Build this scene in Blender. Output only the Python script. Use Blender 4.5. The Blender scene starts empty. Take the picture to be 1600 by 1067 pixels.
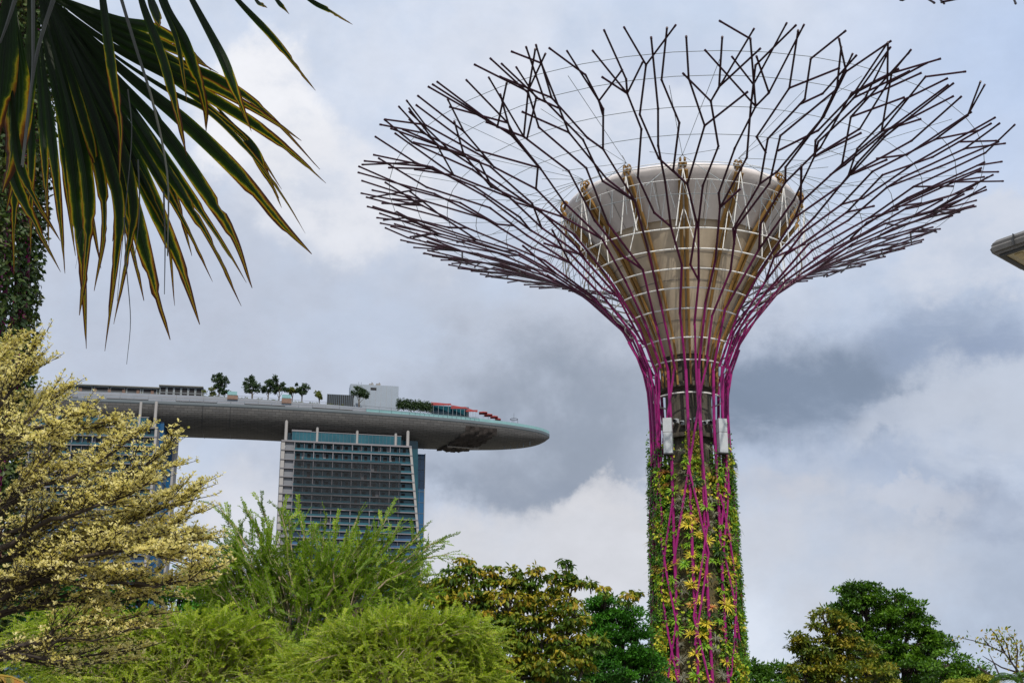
import bpy, bmesh, math, random
import numpy as np
from mathutils import Vector, Matrix
R = math.radians
SC = bpy.context.scene
COL = SC.collection
rng = np.random.default_rng(7)
random.seed(7)

# ------------------------------------------------------------------ camera
EYE = 1.6
PITCH = R(18.0)
FPX = 2222.0                       # focal length in photo pixels (50 mm on 36 mm, 1600 px wide)
cd = bpy.data.cameras.new('camera'); cam = bpy.data.objects.new('camera', cd); COL.objects.link(cam)
cam.location = (0, 0, EYE); cam.rotation_euler = (R(90) + PITCH, 0, 0)
cd.lens = 50.0; cd.sensor_width = 36.0; cd.clip_start = 0.05; cd.clip_end = 20000
SC.camera = cam
SC.view_settings.view_transform = 'Standard'; SC.view_settings.look = 'None'
SC.view_settings.exposure = 0.0; SC.view_settings.gamma = 1.0
try:
    SC.cycles.max_bounces = 6; SC.cycles.diffuse_bounces = 3; SC.cycles.transparent_max_bounces = 6
except Exception: pass

CP, SP = math.cos(PITCH), math.sin(PITCH)
def ray(px, py):
    u = (px - 800.0) / FPX; v = (533.5 - py) / FPX
    return Vector((u, CP - v * SP, SP + v * CP))
def P(px, py, Y):
    d = ray(px, py); k = Y / d.y
    return Vector((d.x * k, Y, EYE + d.z * k))
def mpp(Y, py=533):                # metres per photo pixel at forward distance Y
    return Y / ray(800, py).y / FPX

# ------------------------------------------------------------------ sun and sky
SUN_EL, SUN_AZ = R(47), R(171)     # azimuth clockwise from +Y: behind the camera, a little to the right
sdir = Vector((math.sin(SUN_AZ) * math.cos(SUN_EL), math.cos(SUN_AZ) * math.cos(SUN_EL), math.sin(SUN_EL)))
sl = bpy.data.lights.new('sun', 'SUN'); sl.energy = 3.8; sl.angle = R(0.5); sl.color = (1.0, 0.93, 0.82)
so = bpy.data.objects.new('sun', sl); COL.objects.link(so)
so.rotation_euler = sdir.to_track_quat('Z', 'Y').to_euler(); so.location = (0, -20, 60)

W = bpy.data.worlds.new('World'); SC.world = W; W.use_nodes = True
wt = W.node_tree; wt.nodes.clear()
def wn(t, **k):
    n = wt.nodes.new(t)
    for a, b in k.items(): setattr(n, a, b)
    return n
def wl(a, b): wt.links.new(a, b)
def wmath(op, a, b=None, clamp=False):
    n = wn('ShaderNodeMath', operation=op); n.use_clamp = clamp
    for i, x in enumerate((a, b)):
        if x is None: continue
        if isinstance(x, (int, float)): n.inputs[i].default_value = x
        else: wl(x, n.inputs[i])
    return n.outputs[0]
def wmix(fac, a, b):
    n = wn('ShaderNodeMix', data_type='RGBA')
    if isinstance(fac, (int, float)): n.inputs[0].default_value = fac
    else: wl(fac, n.inputs[0])
    for i, x in ((6, a), (7, b)):
        if isinstance(x, tuple): n.inputs[i].default_value = (*x, 1)
        else: wl(x, n.inputs[i])
    return n.outputs[2]
def lin(r, g, b):
    f = lambda c: (c / 255 / 12.92) if c / 255 < .04045 else ((c / 255 + .055) / 1.055) ** 2.4
    return (f(r), f(g), f(b))
def skyc(r, g, b, k=10.0):
    return tuple(c * k for c in lin(r, g, b))
sky = wn('ShaderNodeTexSky'); sky.sky_type = 'NISHITA'; sky.sun_disc = False
sky.sun_elevation = SUN_EL; sky.sun_rotation = SUN_AZ; sky.air_density = 1.2; sky.dust_density = 2.0
tc = wn('ShaderNodeTexCoord')
nrm = wn('ShaderNodeVectorMath', operation='NORMALIZE'); wl(tc.outputs['Generated'], nrm.inputs[0])
D = nrm.outputs[0]
def wnoise(scale, detail, rough, vec=None, dist=0.0, stretch=(1, 1, 1)):
    mp = wn('ShaderNodeMapping'); mp.inputs['Scale'].default_value = stretch
    wl(vec if vec is not None else D, mp.inputs[0])
    n = wn('ShaderNodeTexNoise'); n.inputs['Scale'].default_value = scale; n.inputs['Detail'].default_value = detail
    n.inputs['Roughness'].default_value = rough; n.inputs['Distortion'].default_value = dist
    wl(mp.outputs[0], n.inputs['Vector']); return n
def wrange(x, a, b, lo=0.0, hi=1.0, smooth=True):
    n = wn('ShaderNodeMapRange'); n.interpolation_type = 'SMOOTHSTEP' if smooth else 'LINEAR'
    n.inputs['From Min'].default_value = a; n.inputs['From Max'].default_value = b
    n.inputs['To Min'].default_value = lo; n.inputs['To Max'].default_value = hi
    wl(x, n.inputs['Value']); return n.outputs[0]
# cloud edges: the direction is pushed about by two octave bands of noise
def warped(amount, scale, detail):
    nz = wnoise(scale, detail, 0.62)
    sub = wn('ShaderNodeVectorMath', operation='SUBTRACT'); wl(nz.outputs['Color'], sub.inputs[0]); sub.inputs[1].default_value = (.5, .5, .5)
    sc_ = wn('ShaderNodeVectorMath', operation='SCALE'); wl(sub.outputs[0], sc_.inputs[0]); sc_.inputs['Scale'].default_value = amount
    ad = wn('ShaderNodeVectorMath', operation='ADD'); wl(D, ad.inputs[0]); wl(sc_.outputs[0], ad.inputs[1])
    return ad.outputs[0]
Dsoft = warped(0.17, 6.0, 10)
Dpuff = warped(0.12, 12.0, 12)
fine = wnoise(9.0, 9, 0.6).outputs['Fac']
finer = wnoise(24.0, 8, 0.62, stretch=(1, 1, 1.5)).outputs['Fac']
streak = wnoise(7.0, 9, 0.62, dist=.4, stretch=(1, 1, 2.2)).outputs['Fac']
def blob(px, py, rx, ry, vec, soft=1.0):
    c = ray(px, py).normalized()
    s = wn('ShaderNodeVectorMath', operation='SUBTRACT'); wl(vec, s.inputs[0]); s.inputs[1].default_value = c
    m = wn('ShaderNodeVectorMath', operation='MULTIPLY'); wl(s.outputs[0], m.inputs[0])
    kx, kz = FPX / rx, FPX / ry
    m.inputs[1].default_value = (kx, 0.6, kz)
    l = wn('ShaderNodeVectorMath', operation='LENGTH'); wl(m.outputs[0], l.inputs[0])
    return wrange(l.outputs['Value'], 1.0, max(0.0, 1.0 - soft))
veil = wmix(wrange(fine, .35, .65), skyc(206, 219, 240), skyc(224, 231, 245))
col = wmix(0.9, sky.outputs[0], veil)
BLOBS = [
    # px,  py,  rx,   ry,  warp,  soft, opacity, colour, detail noise
    (1640,  60, 460, 360, Dsoft, 1.0, .85, (182, 202, 234), fine),
    (700,  640, 980, 400, Dsoft, .8, .85, (183, 191, 207), fine),
    (260,  470, 560, 300, Dsoft, .9, .70, (184, 192, 209), fine),
    (1420, 640, 440, 360, Dsoft, .8, .80, (160, 175, 200), streak),
    (1560, 960, 440, 200, Dsoft, .9, .80, (164, 177, 198), fine),
    (860,  640, 360, 170, Dsoft, .8, .92, (147, 158, 175), fine),
    (810,  740, 260,  65, Dsoft, .7, .80, (143, 154, 172), finer),
    (1230, 620, 260, 140, Dsoft, .7, .95, (128, 143, 165), streak),
    (1450, 500, 210, 100, Dsoft, .8, .75, (144, 160, 186), streak),
    (1560, 560, 130,  50, Dsoft, .8, .60, (140, 156, 184), streak),
    (1480, 835, 150,  62, Dsoft, .7, .70, (150, 163, 187), streak),
    (430,  190, 135, 125, Dpuff, .35, .92, (240, 241, 246), finer),
    (560,  300, 200, 135, Dpuff, .5, .85, (229, 231, 238), finer),
    (900,  200, 330, 170, Dsoft, .9, .60, (226, 228, 236), finer),
    (1060, 120, 120,  66, Dsoft, .9, .60, (190, 201, 224), finer),
    (1540, 395, 160,  80, Dpuff, .4, .85, (209, 215, 228), finer),
    (1570, 640, 210,  85, Dpuff, .5, .75, (198, 206, 220), streak),
    (1440, 660, 150,  40, Dpuff, .6, .60, (194, 202, 217), streak),
    (870,  880, 300, 125, Dpuff, .4, .92, (214, 216, 223), fine),
    (1000, 790, 170,  45, Dpuff, .5, .70, (213, 214, 220), finer),
    (360,  770, 170,  95, Dsoft, .8, .92, (220, 222, 230), fine),
    (1260, 880, 250, 150, Dsoft, .8, .85, (202, 207, 218), fine),
    (1230, 740, 120,  40, Dpuff, .7, .75, (200, 203, 213), finer),
    (1440, 770, 110,  34, Dpuff, .5, .65, (200, 205, 217), streak),
]
for px, py, rx, ry, vec, soft, op, c, dn in BLOBS:
    m = blob(px, py, rx, ry, vec, soft)
    m = wmath('MULTIPLY', m, wrange(dn, .34, .58, .50, 1.0))
    m = wmath('MULTIPLY', m, op, True)
    col = wmix(m, col, skyc(*c))
# fine relief in the cloud sheet
mul = wn('ShaderNodeVectorMath', operation='SCALE'); wl(col, mul.inputs[0])
wl(wrange(finer, .2, .8, .93, 1.07, False), mul.inputs['Scale'])
bg = wn('ShaderNodeBackground'); wl(mul.outputs[0], bg.inputs['Color']); bg.inputs['Strength'].default_value = 0.1
wo = wn('ShaderNodeOutputWorld'); wl(bg.outputs[0], wo.inputs['Surface'])

# ------------------------------------------------------------------ materials
MATS = {}
def mat(name, c, rough=.6, metal=0.0, var=.18, scale=3.0, bump=0.0, spec=.4, c2=None, tint=False, transl=0.0, coords='Object', stretch=(1, 1, 1)):
    if name in MATS: return MATS[name]
    m = bpy.data.materials.new(name); m.use_nodes = True; t = m.node_tree; t.nodes.clear()
    N = t.nodes.new; L = t.links.new
    out = N('ShaderNodeOutputMaterial'); b = N('ShaderNodeBsdfPrincipled')
    b.inputs['Roughness'].default_value = rough; b.inputs['Metallic'].default_value = metal
    b.inputs['Specular IOR Level'].default_value = spec
    ramp = N('ShaderNodeValToRGB')
    cols = c if isinstance(c, list) else [tuple(x * (1 - var) for x in c), tuple(min(1, x * (1 + var)) for x in (c2 or c))]
    el = ramp.color_ramp.elements
    while len(el) < len(cols): el.new(.5)
    for i, cc in enumerate(cols):
        el[i].position = (i / (len(cols) - 1)) if tint else .3 + .4 * i / (len(cols) - 1)
        el[i].color = (*cc, 1)
    if tint:
        at = N('ShaderNodeAttribute'); at.attribute_name = 'tint'; L(at.outputs['Fac'], ramp.inputs[0])
    else:
        co = N('ShaderNodeTexCoord'); mp = N('ShaderNodeMapping'); mp.inputs['Scale'].default_value = stretch
        nz = N('ShaderNodeTexNoise'); nz.inputs['Scale'].default_value = scale; nz.inputs['Detail'].default_value = 6
        nz.inputs['Roughness'].default_value = .62
        L(co.outputs[coords], mp.inputs[0]); L(mp.outputs[0], nz.inputs['Vector']); L(nz.outputs['Fac'], ramp.inputs[0])
        if bump:
            bp = N('ShaderNodeBump'); bp.inputs['Strength'].default_value = bump; L(nz.outputs['Fac'], bp.inputs['Height']); L(bp.outputs[0], b.inputs['Normal'])
    L(ramp.outputs[0], b.inputs['Base Color'])
    if transl > 0:
        tr = N('ShaderNodeBsdfTranslucent'); L(ramp.outputs[0], tr.inputs['Color'])
        mx = N('ShaderNodeMixShader'); mx.inputs[0].default_value = transl
        L(b.outputs[0], mx.inputs[1]); L(tr.outputs[0], mx.inputs[2]); L(mx.outputs[0], out.inputs['Surface'])
    else: L(b.outputs[0], out.inputs['Surface'])
    MATS[name] = m; return m

# ------------------------------------------------------------------ builders
def thing(name, label, cat, loc=(0, 0, 0), group=None):
    o = bpy.data.objects.new(name, None); COL.objects.link(o); o.location = loc
    o['label'] = label; o['category'] = cat
    if group: o['group'] = group
    return o
def tag(o, label, cat, group=None, kind=None):
    o['label'] = label; o['category'] = cat
    if group: o['group'] = group
    if kind: o['kind'] = kind
    return o
def wloc(o):
    v = Vector((0, 0, 0))
    while o: v += Vector(o.location); o = o.parent
    return v
class MB:
    """collects world-space geometry for one mesh object"""
    def __init__(s): s.v = []; s.f = []; s.n = 0; s.mi = []; s.m = 0; s.t = []; s.uv = None
    def add(s, V, F, tint=0.5):
        V = np.asarray(V, dtype=np.float32).reshape(-1, 3); F = np.asarray(F, dtype=np.int64)
        s.v.append(V); s.f.append(F + s.n); s.n += len(V); s.mi.append(np.full(len(F), s.m))
        s.t.append(np.full(len(F), tint) if np.isscalar(tint) else np.asarray(tint)); return s
    def box(s, c, size, rz=0.0, rx=0.0, taper=1.0):
        x, y, z = (a / 2 for a in size)
        k = taper
        V = np.array([(-x, -y, -z), (x, -y, -z), (x, y, -z), (-x, y, -z), (-x*k, -y*k, z), (x*k, -y*k, z), (x*k, y*k, z), (-x*k, y*k, z)])
        if rx: cx, sx = math.cos(rx), math.sin(rx); V = V @ np.array([[1, 0, 0], [0, cx, sx], [0, -sx, cx]])
        cz, sz = math.cos(rz), math.sin(rz); V = V @ np.array([[cz, sz, 0], [-sz, cz, 0], [0, 0, 1]])
        return s.add(V + np.array(c), [(0, 3, 2, 1), (4, 5, 6, 7), (0, 1, 5, 4), (1, 2, 6, 5), (2, 3, 7, 6), (3, 0, 4, 7)])
    def hexa(s, V):
        return s.add(np.array([tuple(v) for v in V]), [(0, 3, 2, 1), (4, 5, 6, 7), (0, 1, 5, 4), (1, 2, 6, 5), (2, 3, 7, 6), (3, 0, 4, 7)])
    def tube(s, pts, rad, n=6, closed=False, tint=.5):
        P_ = np.array([tuple(p) for p in pts], dtype=float); k = len(P_)
        rad = np.full(k, rad) if np.isscalar(rad) else np.asarray(rad, float)
        if closed: T = np.roll(P_, -1, 0) - np.roll(P_, 1, 0)
        else: T = np.gradient(P_, axis=0)
        T /= np.linalg.norm(T, axis=1)[:, None] + 1e-12
        up = np.array((0, 0, 1.0)) if abs(T[:, 2]).mean() < .8 else np.array((1.0, 0, 0))
        A = np.cross(T, up); A /= np.linalg.norm(A, axis=1)[:, None] + 1e-9; B = np.cross(T, A)
        an = np.arange(n) * 2 * math.pi / n
        V = (P_[:, None] + rad[:, None, None] * (np.cos(an)[None, :, None] * A[:, None] + np.sin(an)[None, :, None] * B[:, None])).reshape(-1, 3)
        F = []
        for i in range(k if closed else k - 1):
            a, b = i * n, ((i + 1) % k) * n
            for j in range(n): j2 = (j + 1) % n; F.append((a + j, a + j2, b + j2, b + j))
        s.add(V, F, tint)
        if not closed and n == 6:
            for e in (0, (k - 1) * n): s.add(V[e:e + n], [(0, 1, 2, 3), (3, 4, 5, 0)], tint)
        return s
    def rev(s, prof, axis, n=48, a0=0.0, a1=2 * math.pi, jit=None):
        """surface of revolution, prof = [(r, z)] about a vertical axis point"""
        full = abs(a1 - a0 - 2 * math.pi) < 1e-6
        an = np.linspace(a0, a1, n + (0 if full else 1), endpoint=not full); k = len(prof); m = len(an)
        V = np.zeros((k, m, 3))
        for i, (r, z) in enumerate(prof):
            V[i, :, 0] = axis[0] + r * np.cos(an); V[i, :, 1] = axis[1] + r * np.sin(an); V[i, :, 2] = axis[2] + z
        F = []
        for i in range(k - 1):
            for j in range(m if full else m - 1):
                j2 = (j + 1) % m; F.append((i * m + j, i * m + j2, (i + 1) * m + j2, (i + 1) * m + j))
        return s.add(V.reshape(-1, 3), F)
    def build(s, name, mats, parent=None, loc=None, smooth=False, uv=None):
        V = np.concatenate(s.v); F = np.concatenate(s.f); base = wloc(parent) if parent else Vector(loc or (0, 0, 0))
        V = V - np.array(base, dtype=np.float32)
        me = bpy.data.meshes.new(name)
        me.vertices.add(len(V)); me.vertices.foreach_set('co', V.astype(np.float32).ravel())
        me.loops.add(F.size); me.loops.foreach_set('vertex_index', F.ravel().astype(np.int32))
        me.polygons.add(len(F)); me.polygons.foreach_set('loop_start', (np.arange(len(F)) * 4).astype(np.int32))
        mats = mats if isinstance(mats, (list, tuple)) else [mats]
        for m in mats: me.materials.append(m)
        me.polygons.foreach_set('material_index', np.concatenate(s.mi).astype(np.int32))
        me.polygons.foreach_set('use_smooth', np.full(len(F), bool(smooth)))
        at = me.attributes.new('tint', 'FLOAT', 'FACE'); at.data.foreach_set('value', np.concatenate(s.t).astype(np.float32))
        if uv is not None:
            ul = me.uv_layers.new(name='uv'); ul.data.foreach_set('uv', np.asarray(uv, dtype=np.float32)[F.ravel()].ravel())
        me.update(calc_edges=True); me.validate()
        o = bpy.data.objects.new(name, me); COL.objects.link(o)
        if parent: o.parent = parent
        else: o.location = base
        return o
def unit(a): return a / (np.linalg.norm(a, axis=-1, keepdims=True) + 1e-9)
def leaf_geo(Pp, T, N, L, Wd, fold=.2, wide=.45):
    Pp = np.asarray(Pp); T = unit(np.asarray(T)); B = unit(np.cross(T, N)); N = np.cross(B, T)
    L = np.broadcast_to(np.asarray(L, float), (len(Pp),))[:, None]; Wd = np.broadcast_to(np.asarray(Wd, float), (len(Pp),))[:, None]
    V = np.stack([Pp, Pp + T * L * wide + B * Wd / 2 + N * Wd * fold, Pp + T * L, Pp + T * L * wide - B * Wd / 2 + N * Wd * fold], 1)
    F = np.arange(len(Pp) * 4).reshape(-1, 4)
    return V.reshape(-1, 3), F
def rand_dirs(n): return unit(rng.normal(size=(n, 3)))

# ------------------------------------------------------------------ ground
g = MB()
gx = np.linspace(-4000, 4000, 41); gy = np.linspace(-600, 7400, 41)
GV = np.array([(x, y, 0.0) for y in gy for x in gx]); GF = [(j * 41 + i, j * 41 + i + 1, (j + 1) * 41 + i + 1, (j + 1) * 41 + i) for j in range(40) for i in range(40)]
g.add(GV, GF)
go = g.build('ground', mat('pale_paving_and_lawn', (.14, .13, .105), .9, var=.3, scale=.25, c2=(.20, .185, .155)))
go['kind'] = 'structure'
# ------------------------------------------------------------------ planted steel tree towers
M_STEEL = mat('magenta_paint_canopy_shade', [(.235, .006, .12), (.20, .005, .10), (.11, .004, .054), (.048, .003, .024), (.024, .002, .012)], .45, spec=.35, tint=True)  # one magenta paint; the darker stops put the canopy's shade into the colour
M_HOOP = mat('white_steel', (.72, .72, .70), .4, var=.06)
M_CABLE = mat('cable_steel', (.32, .36, .37), .35, .4, var=.1)
M_RIB = mat('gold_paint', (.25, .14, .038), .5, var=.15, scale=1.0)
M_BAND = mat('white_cladding', (.60, .56, .545), .5, var=.12, scale=.7, stretch=(1, 1, .3))
M_CONE = mat('cone_membrane', (.47, .395, .295), .6, var=.2, scale=.9, stretch=(1, 1, .25))
M_SEAM = mat('seam_dark', (.16, .15, .14), .7)
M_CONC = mat('stained_concrete', [(.018, .018, .014), (.045, .040, .030), (.085, .075, .058), (.036, .040, .024)], .85, scale=1.2, bump=.4, stretch=(1.6, 1.6, .22))
M_PANEL = mat('mossy_panel', [(.02, .024, .015), (.06, .055, .028), (.11, .085, .03), (.05, .06, .045)], .9, scale=.9, bump=.4)
M_GREY = mat('grey_box_paint', (.38, .41, .43), .5, var=.08, scale=4)
M_DARK = mat('dark_metal', (.035, .037, .04), .5, var=.2)
PROF = np.array([(2.95, -1.6), (2.9, 8), (2.72, 18), (2.62, 25), (2.64, 28), (2.85, 29.6), (3.35, 31.2), (4.35, 33.2), (5.6, 34.9), (7.2, 36.6),
                 (9.5, 38.4), (12.5, 40.2), (16, 41.9), (20, 43.45), (24.5, 44.8)])
class Funnel:
    def __init__(s, axis, scale=1.0):
        s.ax = np.array(axis, float); s.k = scale
        pr = PROF.copy(); pr[:, 1] += EYE; pr *= scale; s.p = pr
        d = np.r_[0, np.cumsum(np.hypot(*np.diff(pr, axis=0).T))]; s.s = d; s.S = d[-1]; s.trim = 0.0
    def rz(s, q): return np.interp(q, s.s, s.p[:, 0]), np.interp(q, s.s, s.p[:, 1])
    def s_of_z(s, z): return float(np.interp(z, s.p[:, 1], s.s))
    def s_of_r(s, r): return float(np.interp(r, s.p[6:, 0], s.s[6:]))
    def pt(s, th, q, off=0.0):
        r, z = s.rz(q); r = r + off
        return Vector((s.ax[0] + r * math.cos(th), s.ax[1] + r * math.sin(th), z))
    def at_rz(s, th, r, z): return Vector((s.ax[0] + r * math.cos(th), s.ax[1] + r * math.sin(th), z))
def rod(mb, a, b, r0, r1, t=.9): mb.tube([a, b], [r0, r1], 6, tint=t)
def steel_branches(F, root, seed, nstem=16, zlow=0.0, braces=True):
    """uprights and braces on the trunk, then rods that fork outward over the funnel, kept evenly spread by angular slots"""
    rs = random.Random(seed); k = F.k
    sF = F.s_of_z((29.5 + EYE) * k); sTop = F.S; dth = 2 * math.pi / nstem
    def radius(q): return float(np.interp(q, [0, sF, sF + 6 * k, sTop], [0.108, .10, .086, .066])) * k
    def tint(q): r, _ = F.rz(q); return float(np.interp(r / k, [2.9, 4.2, 6, 9, 14], [0, .25, .5, .75, 1]))  # outer rods take the darker stops, shade painted in by distance from the axis
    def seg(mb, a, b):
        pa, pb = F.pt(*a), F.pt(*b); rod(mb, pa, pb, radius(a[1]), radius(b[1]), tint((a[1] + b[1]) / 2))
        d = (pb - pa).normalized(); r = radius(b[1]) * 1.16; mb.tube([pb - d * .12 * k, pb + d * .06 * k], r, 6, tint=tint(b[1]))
    stems = []                                         # each: mesh, current (angle, s)
    for i in range(nstem):
        th = (i + .5) * dth + rs.uniform(-.04, .04); mb = MB(); qs = np.linspace(F.s_of_z(zlow), sF, 9)
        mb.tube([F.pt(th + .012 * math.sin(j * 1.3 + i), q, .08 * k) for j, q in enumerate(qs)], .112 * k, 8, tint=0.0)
        stems.append([mb, th, sF])
        mb = MB(); span = rs.choice((1, -1)) * rs.choice((1, 1, 2)); q1 = F.s_of_z((rs.uniform(29.5, 32.5) + EYE) * k)
        q0 = F.s_of_z((rs.uniform(15, 23) + EYE) * k); th0 = th - span * dth; th1 = th + dth * .5
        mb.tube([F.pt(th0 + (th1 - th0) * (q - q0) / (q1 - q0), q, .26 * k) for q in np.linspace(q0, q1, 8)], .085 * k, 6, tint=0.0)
        stems.append([mb, th1, q1])
    M = len(stems); gap = 2 * math.pi / M; stems.sort(key=lambda c: c[1]); lines = []
    s_ = lambda r: F.s_of_r(r * k)
    def run(mb, nodes, th0, amp, end):
        """carry a rod outward around its own angle th0 with small kinks; nodes already holds its first point(s)"""
        sg = rs.choice((-1, 1)); end -= F.trim * max(0, math.cos(th0)) ** 2 * k
        while nodes[-1][1] < end - 1.6 * k:
            q = nodes[-1][1]; q2 = q + rs.uniform(3.0, 4.9) * k
            if q2 > end - 2.3 * k: q2 = end
            r2, _ = F.rz(q2); a = min(amp, .055 * r2 / k) * k / max(r2, 3 * k); sg = -sg if rs.random() < .8 else sg
            nodes.append((th0 + sg * rs.uniform(.25, 1.0) * a, q2))
        for u, v in zip(nodes[:-1], nodes[1:]): seg(mb, u, v)
        return nodes
    def at(nodes, q):
        for u, v in zip(nodes[:-1], nodes[1:]):
            if u[1] <= q <= v[1]: f = (q - u[1]) / (v[1] - u[1]); return (u[0] + (v[0] - u[0]) * f, q)
        return nodes[-1]
    def node_near(nodes, q): return min(nodes[1:], key=lambda n: abs(n[1] - q))
    def fork(par, th_t, q, ang):                        # arm leaves a node of its parent slantwise and turns back outward at its own angle
        n = node_near(par[1], q) if rs.random() < .8 else at(par[1], q); r, _ = F.rz(n[1]); lat = abs(th_t - n[0]) * r; ds = max(1.2 * k, lat / math.tan(ang))
        return n, (th_t, n[1] + ds)
    ends = lambda: sTop + rs.uniform(-1.6, .3) * k
    for m, th, q in stems: lines.append([m, run(m, [(th, q)], th, 1.25, ends()), th])
    sec = []
    for i in range(M):
        a_, b_ = lines[i], lines[(i + 1) % M]; off = 2 * math.pi if i == M - 1 else 0; mid = (a_[2] + b_[2] + off) / 2 + rs.uniform(-.12, .12) * gap
        left = rs.random() < .5; par = a_ if left else b_; th_t = mid if left else mid - off
        n, e = fork(par, th_t, s_(rs.uniform(4.6, 10.5)), rs.uniform(.42, .7))
        sec.append([par[0], run(par[0], [n, e], th_t, 1.1, ends()), th_t % (2 * math.pi)])
    allL = sorted(lines + sec, key=lambda c: c[2] % (2 * math.pi)); K = len(allL)
    ter = []
    for i in list(range(K)) * 2:
        L0, L1 = allL[i], allL[(i + 1) % K]; left = rs.random() < .5; par = L0 if left else L1; sgn = 1 if left else -1
        if rs.random() < .86:                           # outer arms that reach into, or right across, the gap
            over = rs.uniform(.45, 1.3) * gap * .5; n, e = fork(par, par[1][-1][0] + sgn * over, s_(rs.uniform(12.5, 21.8)), rs.uniform(.55, .95))
            if e[1] > sTop + .8 * k: f = (sTop + .6 * k - n[1]) / max(.1, e[1] - n[1]); e = (n[0] + (e[0] - n[0]) * f, n[1] + (e[1] - n[1]) * f)
            if e[1] - n[1] > 1.0 * k: ter.append([par[0], run(par[0], [n, e], e[0], .8, max(e[1], sTop + rs.uniform(-1.6, .9) * k) if e[1] < sTop - 1.5 * k else e[1])])
        if rs.random() < .26:                           # short stubs that stop in the air
            n = node_near(par[1], s_(rs.uniform(8, 22))); q3 = n[1] + rs.uniform(1.6, 3.0) * k; r3, _ = F.rz(n[1])
            if q3 < sTop + .6 * k: seg(par[0], n, (n[0] - sgn * rs.uniform(.5, .85) * (q3 - n[1]) / r3, q3))
    for m, nd, *_ in lines + sec + ter:                 # short terminal forks at the rim
        if rs.random() < .5 and len(nd) > 2:
            n = nd[-2] if nd[-2][1] > s_(17) else at(nd, sTop - 3 * k); r, _ = F.rz(n[1]); L = min(rs.uniform(2.2, 3.6) * k, sTop + .4 * k - n[1] - F.trim * max(0, math.cos(n[0])) ** 2 * k); a = rs.choice((-1, 1)) * rs.uniform(.45, .8)
            if nd[-1][0] > n[0]: a = -abs(a)
            else: a = abs(a)
            if L > 1.2 * k: seg(m, n, (n[0] + math.tan(a) * L / r, n[1] + L))
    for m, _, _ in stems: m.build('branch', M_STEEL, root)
    if braces:                                         # zig-zag bracing on the trunk
        for i in range(nstem):
            th = (i + .5) * dth; sgn = 1 if i % 2 else -1; mb = MB(); off = (i * 2.3) % 6.6
            pts = [F.pt(th + (sgn * dth * (j % 2)), F.s_of_z((zlow + 6 + off + j * 6.2) * k), .30 * k) for j in range(3)]
            for a, b in zip(pts[:-1], pts[1:]):
                m = (a + b) / 2; v = Vector((m.x - F.ax[0], m.y - F.ax[1], 0)); mb.tube([a, m + v.normalized() * .14 * k, b], .075 * k, 6, tint=0.0)
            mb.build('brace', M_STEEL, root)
def ring_pts(F, q, n=64, off=0.0): return [F.pt(2 * math.pi * j / n, q, off) for j in range(n)]

AX = (12.86, 100.0, 0.0)
F1 = Funnel(AX); F1.trim = 1.6
tree = thing('steel_tree_tower', 'tall tree-shaped tower of magenta steel rods flaring round a white and tan funnel', 'tower', AX)
core = MB()
core.rev([(2.5, 0), (2.42, 20), (2.3, 23.5), (2.2, 24.5)], AX, 40)
core.build('planted_core', M_PANEL, tree, smooth=True)
core = MB()
core.rev([(1.62, 24.0), (1.62, 26.4), (1.98, 26.45), (1.98, 26.75), (1.66, 26.8), (1.66, 30.1), (2.02, 30.15), (2.02, 30.5), (1.74, 30.55), (1.72, 33.6)], AX, 40)
cr = core.build('concrete_core', M_CONC, tree)
# funnel: white band with a rolled lip above a tan cone
bnd = MB()
zb = EYE
bnd.rev([(6.55, 39.55 + zb), (8.55, 42.05 + zb), (8.86, 42.4 + zb), (8.92, 42.62 + zb), (8.80, 42.84 + zb), (8.5, 42.92 + zb), (8.1, 42.7 + zb), (6.6, 40.4 + zb)], AX, 72)
bo = bnd.build('funnel_band', M_BAND, tree, smooth=True)
sm = MB()
sm.rev([(7.60, 40.92 + zb), (7.64, 40.97 + zb)], AX, 72)
for j in range(28):
    t = (j + .5) * 2 * math.pi / 28
    sm.tube([F1.at_rz(t, 6.57, 39.55 + zb), F1.at_rz(t, 8.57, 42.04 + zb)], .018, 4)
sm.build('panel_seam', M_SEAM, bo)
cn = MB()
cn.rev([(1.85, 31.0 + zb), (2.5, 32.4 + zb), (3.3, 34.0 + zb), (4.25, 35.8 + zb), (5.25, 37.6 + zb), (6.2, 39.25 + zb), (6.45, 39.72 + zb), (6.7, 40.2 + zb)], AX, 72)
co_ = cn.build('funnel_cone', M_CONE, tree, smooth=True)
sm = MB()
for zz, rr in ((33.2, 2.92), (35.8, 4.27), (37.6, 5.27)): sm.rev([(rr, zz + zb - .02), (rr + .02, zz + zb + .03)], AX, 72)
sm.build('panel_seam', M_SEAM, co_)
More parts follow.
